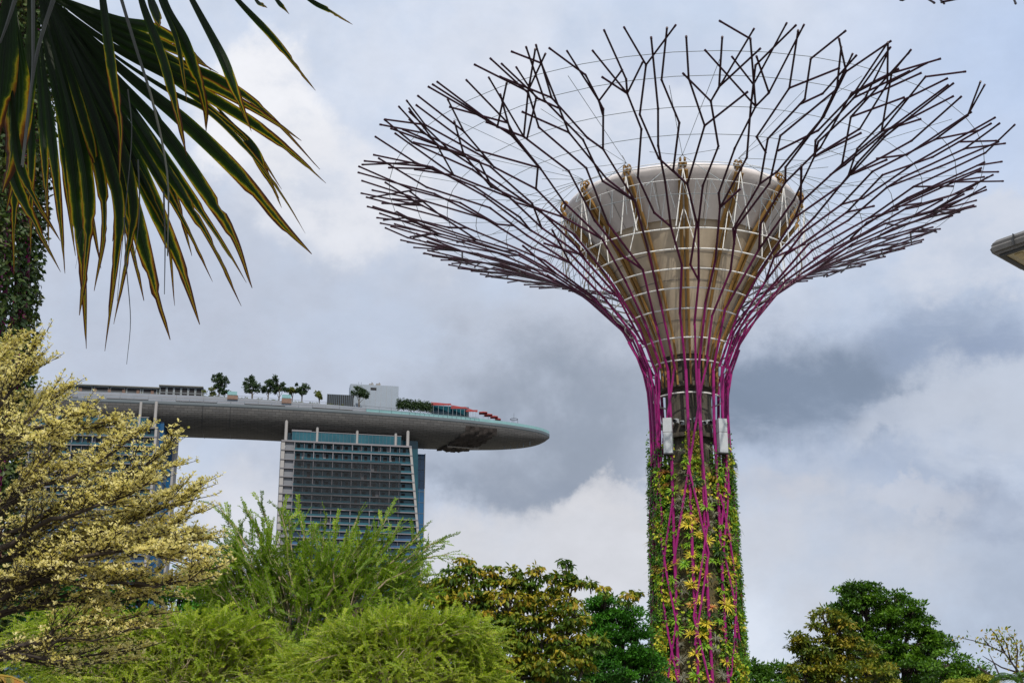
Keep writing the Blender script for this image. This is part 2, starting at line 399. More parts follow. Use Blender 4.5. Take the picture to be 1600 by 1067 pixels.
# gold ribs, each a pair of bent beams with a hooked head over the lip
NR = 14
for j in range(NR):
    t = 2 * math.pi * (j + .28) / NR
    mb = MB()
    for s_ in (-1, 1):
        prof = [(1.95, 28.6), (2.05, 30.6), (2.55, 32.3), (3.4, 34.1), (4.35, 35.95), (5.3, 37.6), (6.4, 39.2), (7.7, 40.75), (8.9, 42.2)]
        pts = []
        for r, z in prof:
            dt = s_ * .17 / r if r < 6 else s_ * .20 / r
            pts.append(F1.at_rz(t + dt, r + .2, z + zb))
        mb.tube(pts, [.075, .09, .10, .11, .125, .14, .155, .165, .165], 6)
    mb.build('rib', M_RIB, tree)
    hk = MB()
    c = F1.at_rz(t, 8.95, 42.75 + zb); er = Vector((math.cos(t), math.sin(t), 0)); et = Vector((-math.sin(t), math.cos(t), 0))
    arc = [c + er * (.28 * math.cos(a)) + Vector((0, 0, .40 * math.sin(a))) for a in np.linspace(-1.2, 2.7, 9)]
    for s_ in (-1, 1): hk.tube([p + et * .16 * s_ for p in arc], .085, 6)
    hk.tube([c + et * .30, c - et * .30], .12, 8)
    hk.build('rib_hook', M_RIB, tree)
    st = MB()
    a = F1.at_rz(t, 9.25, 42.2 + zb)
    for s_ in (-1, 1):
        st.tube([a, F1.pt(t + s_ * .07, F1.s_of_r(9.0), 0)], .04, 5)
        st.tube([F1.at_rz(t, 7.3, 40.2 + zb), F1.pt(t + s_ * .10, F1.s_of_r(7.6))], .032, 5)
    st.build('strut', M_HOOP, tree)
    # stay cables from the hook out to the canopy
    cb = MB(); a = F1.at_rz(t, 9.1, 43.3 + zb)
    for s_, rr in ((-.16, 14.5), (.16, 14.5), (-.05, 19.5), (.1, 21.5), (-.22, 12), (.22, 12)):
        cb.tube([a, F1.pt(t + s_, F1.s_of_r(rr))], .022, 4)
    cb.build('stay_cable', M_CABLE, tree)
steel_branches(F1, tree, 11, 16, .2)
for r in (2.68, 3.0, 3.6, 4.6, 5.5, 6.5, 7.6, 8.9):
    q = F1.s_of_r(r) if r > 3.35 else F1.s_of_z({2.68: 27.9, 3.0: 30.2}[r] + zb)
    MB().tube(ring_pts(F1, q, 72, -.14), .055, 6, True).build('hoop', M_HOOP, tree)
for r in (11.2, 13.3, 15.6, 17.8, 20.2, 22.2):
    MB().tube(ring_pts(F1, F1.s_of_r(r), 48, 0), .026, 4, True).build('ring_cable', M_CABLE, tree)
# short spacer posts between cables and rods, under the wide canopy
for r, zt in ((9.2, 41.4), (11.0, 41.9)):
    MB().tube([F1.at_rz(2 * math.pi * j / 56, r, zt + zb) for j in range(56)], .028, 5, True).build('inner_hoop', M_HOOP, tree)
zz_ = MB()
for j in range(56):
    t = 2 * math.pi * j / 56
    zz_.tube([F1.at_rz(t, 9.2, 41.4 + zb), F1.pt(t + .06, F1.s_of_r(10.2))], .018, 4)
    zz_.tube([F1.at_rz(t, 9.2, 41.4 + zb), F1.pt(t - .06, F1.s_of_r(9.0))], .018, 4)
zz_.build('lattice', M_CABLE, tree)
# two tall grey boxes and a ring of floodlights at the head of the planting
for sx, hh in ((-1.83, 2.55), (1.98, 2.45)):
    b = MB(); b.box((AX[0] + sx, AX[1] - 2.35, 25.05 + zb - .35), (.62, .55, hh), rz=.25 * (1 if sx > 0 else -1))
    o = b.build('equipment_box', M_GREY, tree)
    b = MB(); b.box((AX[0] + sx, AX[1] - 2.35, 25.05 + zb - .35 - hh / 2 - .05), (.66, .6, .09), rz=.25 * (1 if sx > 0 else -1))
    b.box((AX[0] + sx, AX[1] - 2.35, 25.05 + zb - .35 + hh / 2 + .04), (.5, .45, .08), rz=.25 * (1 if sx > 0 else -1)) if False else None
    b.build('bracket', M_DARK, o)
    b = MB(); b.box((AX[0] + sx, AX[1] - 2.35, 25.05 + zb - .1), (.635, .565, .03), rz=.25 * (1 if sx > 0 else -1)); b.build('box_seam', M_SEAM, o)
b = MB(); b.box((AX[0] + 2.62, AX[1] - .8, 23.4 + zb), (.22, .5, 3.6)); b.build('side_speaker', M_DARK, tree)
for j in range(14):
    t = -math.pi / 2 + (j - 6.5) * .24
    c = F1.at_rz(t, 1.95, 25.9 + zb + .12 * math.sin(j * 2.1))
    b = MB(); b.box(c, (.26, .3, .3), rz=t + math.pi / 2); b.m = 1
    b.tube([c + Vector((math.cos(t), math.sin(t), -.2)) * .1, c + Vector((math.cos(t), math.sin(t), -.25)) * .34], [.10, .15], 8)
    b.build('floodlight', [M_GREY, M_DARK], tree)
# ------------------------------------------------------------------ hotel towers and roof deck, 700 m away
M_SLAB = mat('hotel_slab', (.155, .152, .168), .7, var=.08, scale=.05)
M_SIDE = mat('hotel_side_wall', (.27, .262, .258), .7, var=.06, scale=.05)
M_GLASS = mat('teal_glass', [(.006, .036, .052), (.010, .062, .085), (.02, .10, .13)], .14, var=.3, scale=.06, spec=.4)
M_GLASS2 = mat('balcony_blue_glass', [(.012, .045, .10), (.025, .085, .17), (.05, .13, .24)], .14, var=.2, scale=.06, spec=.5)
M_BLUE = mat('blue_glass', [(.005, .045, .11), (.008, .07, .17), (.012, .09, .20)], .15, var=.2, scale=.04, spec=.5)
M_VOID = mat('open_room_dark', (.012, .012, .014), .8)
M_BAY = mat('pale_bay_panel', (.14, .15, .17), .7, var=.06, scale=.2)
M_NET = mat('scaffold_netting', (.032, .034, .036), .9, var=.3, scale=.4)
M_MULL = mat('mullion', (.06, .09, .12), .5)
M_CRANE = mat('grey_steelwork', (.20, .19, .18), .7, var=.15, scale=.3)

def hull_material():
    m = mat('hull_panels', (.2, .2, .2)); t = m.node_tree; N = t.nodes.new; L = t.links.new
    b = [n for n in t.nodes if n.type == 'BSDF_PRINCIPLED'][0]
    uv = N('ShaderNodeUVMap'); uv.uv_map = 'uv'
    br = N('ShaderNodeTexBrick'); br.inputs['Scale'].default_value = 1.0
    br.inputs['Brick Width'].default_value = 3.6; br.inputs['Row Height'].default_value = 1.2; br.inputs['Mortar Size'].default_value = .13
    br.inputs['Mortar Smooth'].default_value = .3
    br.inputs['Color1'].default_value = (.076, .075, .074, 1); br.inputs['Color2'].default_value = (.052, .052, .053, 1); br.inputs['Mortar'].default_value = (.026, .025, .024, 1)
    L(uv.outputs[0], br.inputs['Vector']); L(br.outputs['Color'], b.inputs['Base Color'])
    b.inputs['Roughness'].default_value = .6
    return m
M_HULL = hull_material()
M_FASC = mat('deck_fascia', (.085, .105, .12), .5, var=.1, scale=.08)
M_WHITE = mat('deck_parapet', (.185, .205, .24), .6, var=.08, scale=.1)
M_GLSB = mat('balustrade_glass', (.16, .30, .31), .1, var=.1, scale=.3, spec=.6)
M_PINK = mat('brown_timber', (.16, .10, .075), .7, var=.3, scale=.5)

def hotel_tower(label, x0, y0, yaw, W0, lean, ztop, nfl, bays, rear, net=None):
    """front slab of open balconies, a recessed glass link and a rear slab; u runs along the facade, v away from the camera"""
    cy, sy = math.cos(yaw), math.sin(yaw)
    T = lambda u, v, z: (x0 + u * cy - v * sy, y0 + u * sy + v * cy, z)
    root = thing('hotel_tower', label, 'hotel tower', (x0, y0, 0), 'hotel towers under the roof deck')
    Wz = lambda z: W0 + max(0, (ztop - z)) * lean
    fh = 4.0; D = 9.0
    def hex_(mb, u0, u1, v0, v1, z0, z1, a=0.0, b=None):
        w0, w1 = (u1(z0), u1(z1)) if callable(u1) else (u1, u1)
        s0, s1 = (u0(z0), u0(z1)) if callable(u0) else (u0, u0)
        mb.hexa([T(s0, v0, z0), T(w0, v0, z0), T(w0, v1, z0), T(s0, v1, z0), T(s1, v0, z1), T(w1, v0, z1), T(w1, v1, z1), T(s1, v1, z1)])
    steps = [5.0, 5.0, 4.6, 4.6, 4.6, 4.2, 3.9, 3.6]; zs = [ztop]
    for i in range(nfl): zs.append(zs[-1] - (steps[i] if i < 8 else 3.75))
    zb_ = zs[-1]
    # solid ends and back of the front slab
    b = MB(); hex_(b, -1.0, 0.9, .25, D, 0, ztop - .02); b.build('end_wall', M_SIDE, root)
    b = MB(); hex_(b, lambda z: Wz(z) - .9, lambda z: Wz(z) + .35, .1, D, 0, ztop - .02); b.build('end_wall', M_SIDE, root)
    b = MB(); hex_(b, .9, lambda z: Wz(z) - .9, 2.6, D, 0, zb_ - .6); b.build('lower_wall', M_GLASS, root)
    for i, z in enumerate(zs):
        b = MB(); hex_(b, -1.02, lambda q: Wz(q) + .37, -.15, D + .03, z - (.45 if i else .8), z + .02); b.build('floor_slab', M_SLAB, root)
    ub = [.9 + i * (W0 - 1.8) / bays for i in range(bays + 1)]
    for i in range(1, bays):
        wide = i % 2 == 1
        b = MB(); wd = .42 if wide else .2
        hex_(b, ub[i] - wd / 2, ub[i] + wd / 2, .05 if wide else .5, 2.7, zb_, ztop - .3); b.build('fin', M_SLAB, root)
    # windows: glass set back behind the balcony, a dark open doorway in some
    rs = random.Random(int(abs(x0))); cnt = 0; rest = MB()
    order = []
    for fl in range(nfl):
        z1, z0 = zs[fl] - .6, zs[fl + 1] + .02
        for i in range(bays): order.append((fl, i, z0, z1))
    def win(mb, fl, i, z0, z1, void):
        last = (i == bays - 1)
        u0 = ub[i] + .22; u1 = ub[i + 1] - .22
        gm = 0 if fl < 11 else 4; mb.m = 2 if i == 0 else gm
        if last: hex_(mb, u0, lambda q: Wz(q) - .95, 2.2, 2.5, z0, z1)
        else: hex_(mb, u0, u1, 2.2 if i else 1.2, 2.5, z0, z1)
        if i:
            mb.m = 3; zt_ = z0 + .25
            hex_(mb, u0, u0 + .1, 2.08, 2.2, z0, z1); hex_(mb, (u0 + u1) / 2 - .05, (u0 + u1) / 2 + .05, 2.08, 2.2, z0, z1)
            if not last and rs.random() < .3:
                mb.m = 2; side_ = rs.random() < .5; w_ = (u1 - u0) * rs.uniform(.15, .42); hex_(mb, u0 + .12 if side_ else u1 - w_, u0 + w_ if side_ else u1 - .05, 2.09, 2.19, z0 + .05, z1 - .1)
            mb.m = 1
            if void:
                c = (u0 + u1) / 2 + rs.uniform(-.5, .5); w = rs.uniform(.7, 1.0); hex_(mb, c - w, c + w, 2.02, 2.19, z0, z1 - .5 - rs.uniform(0, .5))
            mb.m = gm; hex_(mb, u0 - .2, (lambda q: Wz(q) - .95) if last else u1 + .2, -.02, .06, z0, z0 + 1.0) if rs.random() < .9 else None
    for fl, i, z0, z1 in order:
        mb = MB() if cnt < 98 else rest
        win(mb, fl, i, z0, z1, fl < 8)
        if cnt < 98: mb.build('window', [M_GLASS, M_VOID, M_BAY, M_MULL, M_GLASS2], root)
        cnt += 1
    if rest.n:
        o = rest.build('window', [M_GLASS, M_VOID, M_BAY, M_MULL, M_GLASS2], root); o['kind'] = 'stuff'
    # glass crown behind the roof slab, the columns that carry the deck
    b = MB(); hex_(b, 4.5, W0 - 5, 3.2, D + 8, ztop + .02, ztop + 5.6); cw = b.build('crown_glass', M_GLASS, root)
    b = MB()
    for k in range(31): u = 4.5 + k * (W0 - 9.5) / 30; hex_(b, u - .06, u + .06, 3.08, 3.2, ztop + .02, ztop + 5.5)
    b.build('mullion', M_MULL, cw)
    b = MB(); hex_(b, 4.2, 14.5, 2.9, D, ztop + 5.62, ztop + 6.5); hex_(b, 14.5, W0 - 4.8, 3.0, D, ztop + 5.62, ztop + 6.0); b.build('crown_roof', M_SLAB, root)
    for u in (1.2, 17.5, 38.5, 59, W0 - 1.5):
        b = MB(); end = u < 2 or u > W0 - 3
        b.tube([T(u, 2.2 if end else 3.6, ztop), T(u, 2.2 if end else 3.6, ztop + 14)], .85 if end else .75, 12); b.build('column', M_SIDE, root, smooth=True)
    # link and rear slab
    du, dv, zr, side = rear
    b = MB(); hex_(b, 2.5, lambda z: Wz(ztop) + du * .45 + (ztop - z) * .02, D, D + 17, 0, ztop + 7); lk = b.build('link_glass', M_BLUE if side else M_GLASS, root)
    b = MB(); hex_(b, 1.5, W0 + du, dv, dv + 10, 0, zr); rs_ = b.build('rear_slab', M_BLUE, root)
    b = MB()
    for k in range(24):
        z = zr - 3 - k * 6.0
        if z > 4: hex_(b, W0 - 8, W0 + du + .06, dv - .12, dv, z, z + .35)
    for u in (W0 + du - 2.6, W0 + du - 5.2): hex_(b, u, u + .22, dv - .1, dv, 4, zr - .1)
    b.build('mullion', M_MULL, rs_)
    b = MB(); hex_(b, W0 + du, W0 + du + (.35 if not side else 1.2), dv - .3 if not side else dv - .5, dv + 10.3, 0, zr + .3); b.build('edge_wall', M_SIDE, rs_)
    if side:        # curved glass flank seen beside the front slab
        b = MB(); uo = Wz(ztop) - .6
        for k in range(26):
            z = ztop - 2 - k * 6
            if z > 6: hex_(b, uo + du * .45, lambda q: Wz(ztop) + du * .45 + .15 + (ztop - q) * .02, D + .2, D + 17.1, z, z + .4)
        for k in range(4): v = D + 3 + k * 4; hex_(b, Wz(ztop) + du * .45 - .2, lambda q: Wz(ztop) + du * .45 + .12 + (ztop - q) * .02, v, v + .35, 6, ztop)
        b.build('mullion', M_MULL, lk)
    # dark netting hung over eight floors
    if net:
        zt, zl, ua, ub_ = net; mb = MB()
        n = 26; rows = []
        for r_ in range(0, 9):
            z = zt + (zl - zt) * r_ / 8
            rows.append([T(ua + (ub_ - ua) * k / n, -.32 - .25 * math.sin(k * 1.7 + r_) ** 2, z + (.7 * math.sin(k * 1.1) + .5 * math.sin(k * 2.7) if r_ in (8,) else 0)) for k in range(n + 1)])
        V = [p for r_ in rows for p in r_]; F = [(a * (n + 1) + k, a * (n + 1) + k + 1, (a + 1) * (n + 1) + k + 1, (a + 1) * (n + 1) + k) for a in range(8) for k in range(n)]
        mb.add(V, F); o = mb.build('safety_netting', net_material(), root)
    return root
def net_material():
    if 'net_mesh' in MATS: return MATS['net_mesh']
    m = bpy.data.materials.new('net_mesh'); m.use_nodes = True; t = m.node_tree; t.nodes.clear(); N = t.nodes.new; L = t.links.new
    out = N('ShaderNodeOutputMaterial'); b = N('ShaderNodeBsdfDiffuse'); b.inputs['Color'].default_value = (.035, .038, .042, 1)
    tr = N('ShaderNodeBsdfTransparent'); mx = N('ShaderNodeMixShader')
    co = N('ShaderNodeTexCoord'); nz = N('ShaderNodeTexNoise'); nz.inputs['Scale'].default_value = .12; nz.inputs['Detail'].default_value = 5
    mr = N('ShaderNodeMapRange'); mr.inputs['From Min'].default_value = .3; mr.inputs['From Max'].default_value = .7; mr.inputs['To Min'].default_value = .28; mr.inputs['To Max'].default_value = .58
    L(co.outputs['Object'], nz.inputs['Vector']); L(nz.outputs['Fac'], mr.inputs['Value']); L(mr.outputs[0], mx.inputs[0])
    L(tr.outputs[0], mx.inputs[1]); L(b.outputs[0], mx.inputs[2]); L(mx.outputs[0], out.inputs['Surface'])
    MATS['net_mesh'] = m; return m

ZT = 181.6
p0 = P(443, 687, 720); qr = P(665, 708, 758); urear = (qr.x - p0.x) * math.cos(R(11.5)) + (qr.y - 720) * math.sin(R(11.5))
hotel_tower('concrete hotel tower with dark netting over its upper balconies, standing clear in the middle', p0.x, 720, R(11.5), 66.8, .108, p0.z, 36, 13,
            (urear - 66.8, 26, P(660, 707, 757).z, 0), net=(p0.z - 9.6, p0.z - 36.0, 6.2, 61.8))
p1 = P(245, 667, 706)
W1 = 68.5; yw = R(5.0)
hotel_tower('hotel tower half hidden behind the cream-leaved tree, blue glass flank and grey end wall', p1.x - W1 * math.cos(yw), 706 - W1 * math.sin(yw), yw, W1, .0, p1.z, 36, 13,
            (5.0, 26, P(290, 690, 740).z, 1))

# ------------------------------------------------------------------ roof deck: a long boat-shaped hull across the towers
CL = [(-470, 700), (-400, 705), (-330, 711), (-262, 718.5), (-205, 726), (-150, 734.5), (-100, 742.5), (-60, 750), (-30, 756), (-8, 760.5), (6, 763.5), (14, 765.2), (18.5, 766.3), (20.6, 766.8)]
HWD = [19, 19, 19, 19, 19, 19, 19, 18.6, 17.0, 14.0, 10.6, 7.2, 4.0, .6]
cl = np.array(CL, float); hw = np.array(HWD, float)
cs = np.r_[0, np.cumsum(np.hypot(*np.diff(cl, axis=0).T))]
tt = np.concatenate([np.linspace(0, cs[7], 60), np.linspace(cs[7], cs[-1], 34)[1:]])
cx_, cy_ = np.interp(tt, cs, cl[:, 0]), np.interp(tt, cs, cl[:, 1]); hw_ = np.interp(tt, cs, hw)
for _ in range(3):
    for a in (cx_, cy_, hw_): a[1:-1] = (a[:-2] + 2 * a[1:-1] + a[2:]) / 4
tx, ty = np.gradient(cx_), np.gradient(cy_); ln = np.hypot(tx, ty); nx, ny = ty / ln, -tx / ln      # n points toward the camera side
ZR = 198.3                                                     # rim
def rim_z(t): return ZR - 3.4 * max(0, (t - cs[5]) / (cs[-1] - cs[5])) ** 1.4
def deck_pt(i, off, z): return (cx_[i] + nx[i] * off, cy_[i] + ny[i] * off, z)
deck = thing('roof_deck', 'long boat-shaped roof deck bridging the hotel towers, pointed bow hanging out over nothing', 'sky deck', (cl[7][0], cl[7][1], 0))
mb = MB(); K = 22; V = []; UV = []
for i in range(len(tt)):
    kd = (hw_[i] / 19.0) ** .8; rz = rim_z(tt[i])
    for k in range(K + 1):
        a = math.pi * k / K; c = math.cos(a); s = math.sin(a)
        dep = 11.0 * kd * s ** .75
        V.append(deck_pt(i, hw_[i] * (abs(c) ** .85) * (1 if c > 0 else -1), rz - dep)); UV.append((tt[i], 44 * k / K))
F = [(i * (K + 1) + k, i * (K + 1) + k + 1, (i + 1) * (K + 1) + k + 1, (i + 1) * (K + 1) + k) for i in range(len(tt) - 1) for k in range(K)]
mb.add(V, F); hull = mb.build('hull', M_HULL, deck, smooth=True, uv=np.array(UV))
mb = MB()                                                       # plank-grey fascia along the rim, then deck surface
def strip(mb, prof, close_tip=True, i0=0, i1=None):
    i1 = i1 or len(tt); V = []; k = len(prof(i0))
    for i in range(i0, i1): V += prof(i)
    F = [((i) * k + j, (i) * k + j + 1, (i + 1) * k + j + 1, (i + 1) * k + j) for i in range(i1 - i0 - 1) for j in range(k - 1)]
    mb.add(V, F)
for sg in (1, -1):
    strip(mb, lambda i: [deck_pt(i, sg * (hw_[i] + .02), rim_z(tt[i]) - .2), deck_pt(i, sg * (hw_[i] + .35), rim_z(tt[i]) + .3), deck_pt(i, sg * (hw_[i] + .35), rim_z(tt[i]) + 1.6), deck_pt(i, sg * (hw_[i] - .4), rim_z(tt[i]) + 1.7)])
mb.build('fascia', M_FASC, deck)
mb = MB(); strip(mb, lambda i: [deck_pt(i, hw_[i] - .4, rim_z(tt[i]) + 1.66), deck_pt(i, -hw_[i] + .4, rim_z(tt[i]) + 1.66)]); mb.build('deck_floor', M_WHITE, deck)
for k in (22, 24.5, 33, 34.5):                                  # movement joints round the hull
    i = int(np.argmin(abs(tt - (cs[3] + (k - 22) * 9.0)))); mb = MB()
    pts = []
    for q in range(K + 1):
        a = math.pi * q / K; c = math.cos(a); s = math.sin(a)
        pts.append(deck_pt(i, (hw_[i] + .08) * (abs(c) ** .85) * (1 if c > 0 else -1), rim_z(tt[i]) - 11.08 * s ** .75))
    mb.tube(pts, .16, 4); mb.build('joint', M_DARK, deck)
par = lambda i: 6.0 - 2.6 * min(1, max(0, (tt[i] - cs[5]) / (cs[8] - cs[5])))
iEnd = int(np.argmin(abs(tt - cs[6] - 6))); iT = int(np.argmin(abs(tt - (cs[8] + 12))))
mb = MB(); strip(mb, lambda i: [deck_pt(i, hw_[i] - 2.6, rim_z(tt[i]) + 1.6), deck_pt(i, hw_[i] - 2.6, rim_z(tt[i]) + par(i)), deck_pt(i, hw_[i] - 3.2, rim_z(tt[i]) + par(i) + .02), deck_pt(i, hw_[i] - 3.2, rim_z(tt[i]) + 1.7)], i1=iT); mb.build('parapet', M_WHITE, deck)
mb = MB(); strip(mb, lambda i: [deck_pt(i, hw_[i] - 3.2, rim_z(tt[i]) + par(i) - 1.0), deck_pt(i, -hw_[i] + 3.2, rim_z(tt[i]) + par(i) - 1.0), deck_pt(i, -hw_[i] + 3.2, rim_z(tt[i]) + 1.7)], i1=iT); mb.build('upper_terrace', M_WHITE, deck)
mb = MB()
for i in range(0, iT):
    for q in (0,):
        a = deck_pt(i, hw_[i] + .1, rim_z(tt[i]) + 1.6); mb.tube([a, (a[0], a[1], a[2] + 1.5)], .07, 4)
strip(mb, lambda i: [deck_pt(i, hw_[i] + .1, rim_z(tt[i]) + 3.0), deck_pt(i, hw_[i] + .1, rim_z(tt[i]) + 3.14)], i1=iT); mb.build('railing', M_MULL, deck)
mb = MB()
strip(mb, lambda i: [deck_pt(i, hw_[i] - 2.5, rim_z(tt[i]) + par(i) + .9), deck_pt(i, hw_[i] - 2.5, rim_z(tt[i]) + par(i) + 1.05)], i1=iT)
for i in range(0, iT): a = deck_pt(i, hw_[i] - 2.55, rim_z(tt[i]) + par(i)); mb.tube([a, (a[0], a[1], a[2] + 1.0)], .06, 4)
mb.build('railing', M_DARK, deck)
mb = MB()
for hz_ in (.34, .67): strip(mb, lambda i: [deck_pt(i, hw_[i] - 2.55, rim_z(tt[i]) + 1.7 + (par(i) - 1.7) * hz_), deck_pt(i, hw_[i] - 2.55, rim_z(tt[i]) + 1.82 + (par(i) - 1.7) * hz_)], i1=iT)
for i in range(0, iT, 2): a = deck_pt(i, hw_[i] - 2.56, rim_z(tt[i]) + 1.7); mb.tube([a, (a[0], a[1], a[2] + par(i) - 1.8)], .06, 4)
mb.build('panel_joint', M_CRANE, deck)
iG = int(np.argmin(abs(tt - cs[7]))) - 3
for sg in (1, -1):
    mb = MB(); strip(mb, lambda i: [deck_pt(i, sg * (hw_[i] - .2), rim_z(tt[i]) + 1.6), deck_pt(i, sg * (hw_[i] - .2), rim_z(tt[i]) + 3.3)], i0=iG); mb.build('glass_balustrade', M_GLSB, deck)
# dark windows let into the parapet
mb = MB()
for i in range(iEnd - 20, iT - 6):
    if i % 5 in (0, 1): continue
    a, b_ = deck_pt(i, hw_[i] - 2.55, rim_z(tt[i]) + 2.2), deck_pt(i + 1, hw_[i + 1] - 2.55, rim_z(tt[i + 1]) + 2.2)
    mb = MB(); mb.add([a, b_, (b_[0], b_[1], b_[2] + .6), (a[0], a[1], a[2] + .6)], [(0, 1, 2, 3)]); mb.build('slot_window', M_VOID, deck)

# brown netting and a cradle slung under the bow
def hull_xyz(t, k, out):
    i = int(np.argmin(abs(tt - t))); a = math.pi * k; c = math.cos(a); s = math.sin(a); kd = (hw_[i] / 19.0) ** .8
    return deck_pt(i, (hw_[i] + out) * (abs(c) ** .85) * (1 if c > 0 else -1), rim_z(tt[i]) - (11.0 * kd + out) * s ** .75)
M_WRAP = mat('brown_hull_netting', (.028, .023, .021), .95, var=.35, scale=.5)
mb = MB(); V = []; n1, n2 = 16, 16
for a in range(n1 + 1):
    for b_ in range(n2 + 1):
        k = .03 + .52 * b_ / n2; t = cs[7] + 33 + 17.5 * a / n1 - 13 * (b_ / n2) ** 1.3
        x, y, z = hull_xyz(t, k, .5 + .5 * (math.sin(a * 2.2) ** 2) + .3 * math.sin(b_ * 1.3 + a)); sag = .9 * math.sin(math.pi * a / n1) * (b_ / n2) + .35 * math.sin(a * 1.9)
        V.append((x, y, z - sag * (b_ / n2)))
mb.add(V, [(a * (n2 + 1) + b_, a * (n2 + 1) + b_ + 1, (a + 1) * (n2 + 1) + b_ + 1, (a + 1) * (n2 + 1) + b_) for a in range(n1) for b_ in range(n2)])
mb.build('hull_netting', M_WRAP, deck, smooth=True)
pa, pb = P(699, 697, 748), P(748, 701, 752)
mb = MB(); mb.tube([pa, pb], .35, 4)
d_ = (pb - pa)
for k in range(9):
    q = pa + d_ * k / 8; mb.tube([q, q + Vector((0, 0, 1.5))], .09, 4)
mb.tube([pa + Vector((0, 0, 1.5)), pb + Vector((0, 0, 1.5))], .12, 4)
mb.tube([pa + Vector((0, 3, .2)), pb + Vector((0, 3, .2))], .3, 4)
mb.build('maintenance_cradle', M_CRANE, deck)
mb = MB()
for px in list(range(662, 700, 10)) + list(range(788, 838, 10)):
    a = P(px, 699.5 - max(0, px - 800) * .22, 757); mb.tube([a + Vector((0, 0, 1.5)), a - Vector((0, 0, .9))], .1, 4)
mb.build('hanger_rod', M_MULL, deck)

# ---- things standing on the deck
def roofY(px):                       # forward distance of the deck's centre line under a picture column
    best = min(range(len(tt)), key=lambda i: abs(800 + FPX * cx_[i] / (cy_[i] * .965) - px)); return cy_[best], best
def tz(i): return rim_z(tt[i]) + (par(i) - 1.0 if i < iT - 1 else 1.66)
def deck_z(px): return tz(roofY(px)[1])
M_ROOFP = mat('pavilion_roof', (.13, .13, .115), .7, var=.2, scale=.1)
M_BRICK = mat('pavilion_pier', (.15, .09, .065), .8, var=.2, scale=.2)
M_PWALL = mat('pavilion_wall', (.10, .11, .10), .8, var=.3, scale=.15)
M_PFRAME = mat('pavilion_frame', (.22, .25, .27), .6)
def pavilion(label, xa, xb, ytop, roof_lip, piers, frames, ground_px):
    Y, i = roofY((xa + xb) / 2); Y -= 9
    a, b = P(xa, ytop, Y), P(xb, ytop, Y); z0 = tz(i); zt = (a.z + b.z) / 2
    yaw = math.atan2(ty[i], tx[i]); c = ((a.x + b.x) / 2, Y, z0); Lx = abs(b.x - a.x) / math.cos(yaw)
    root = thing('roof_pavilion', label, 'pavilion', c, 'pavilions on the roof deck'); T = lambda u, v, z: (c[0] + u * math.cos(yaw) - v * math.sin(yaw), c[1] + u * math.sin(yaw) + v * math.cos(yaw), z)
    mb = MB(); mb.box(T(0, 4, (z0 + zt) / 2 - .3), (Lx * .985, 7, zt - z0 - .6), yaw); mb.build('wall', M_PWALL, root)
    mb = MB(); mb.box(T(0, 3.4, zt - .35), (Lx, 9.5, .5), yaw); mb.box(T(Lx * .05, 4.2, zt + .1), (Lx * .72, 7, .5), yaw); mb.build('roof', M_ROOFP, root)
    for k in range(piers):
        u = -Lx / 2 + (k + .5) * Lx / piers
        mb = MB(); mb.box(T(u, .3, z0 + (zt - z0) * .38), (1.5, .5, (zt - z0) * .76), yaw); mb.build('pier', M_BRICK, root)
    for k in range(frames):
        u = -Lx / 2 + (k + .6) * Lx / (frames + .2); w = Lx / frames * .82; h = (zt - z0 - .8)
        mb = MB(); mb.m = 1; mb.box(T(u, .32, z0 + h / 2 + .1), (w, .12, h - .2), yaw); mb.m = 0
        for e in (-1, 1): mb.box(T(u + e * w / 2, .2, z0 + h / 2 + .1), (.35, .2, h), yaw)
        mb.box(T(u, .2, z0 + h), (w + .3, .18, .35), yaw); mb.box(T(u, .21, z0 + h * .62), (w, .14, .18), yaw)
        mb.build('window', [M_PFRAME, M_VOID], root)
pavilion('long low pavilion with brown piers on the deck above the cream-leaved tree', 96, 247, 602.5, 0, 7, 6, 0)
pavilion('short pavilion with a row of white framed windows and domed grey roof', 250, 317, 603, 0, 0, 6, 0)
def bush_leaves(mb, c, r, n, size):
    d = rand_dirs(n); q = np.array(c) + d * np.array(r) * (rng.random((n, 1)) ** .4)
    V, F = leaf_geo(q, rand_dirs(n), rand_dirs(n), size * rng.uniform(.7, 1.4, n), size * .8, .1); mb.add(V, F, rng.random(n))
M_RLEAF = mat('roof_tree_leaf', [(.012, .028, .010), (.022, .050, .014), (.045, .085, .020)], .6, tint=True, transl=.2)
M_RLIME = mat('roof_lime_leaf', [(.06, .085, .012), (.12, .15, .02), (.18, .19, .03)], .6, tint=True, transl=.25)
M_BARK = mat('bark', (.085, .07, .055), .9, var=.35, scale=5, bump=.5)
M_PALEBARK = mat('pale_bark', (.30, .24, .16), .85, var=.25, scale=6, bump=.3)
def roof_tree(label, px, base_py, puffs, group='small trees on the roof deck', m=None, name='roof_tree'):
    Y, i = roofY(px); Y -= 12; b = P(px, base_py, Y); b.z = tz(i) - .1; s = mpp(Y)
    root = thing(name, label, 'tree', b, group); mb = MB(); tr = MB()
    cs_ = []
    for qx, qy, qr in puffs:
        qr = qr * 1.22; c = P(qx, qy, Y + rng.uniform(-1.5, 1.5)); cs_.append(c); n = int(70 + 38 * qr)
        for _ in range(4):
            r_ = qr * rng.uniform(.4, .75); c2 = c + Vector(rng.normal(size=3)) * qr * s * .5; bush_leaves(mb, c2, (r_ * s, r_ * s, r_ * s * .8), n // 4, .8)
        mid = Vector((b.x * .9 + c.x * .1, b.y, b.z + (min(q_[1] for q_ in puffs) * 0 + (c.z - b.z) * .6))); tr.tube([b, mid, c], [.26, .17, .06], 5)
    mb.build('crown', m or M_RLEAF, root); tr.build('trunk', M_BARK, root)
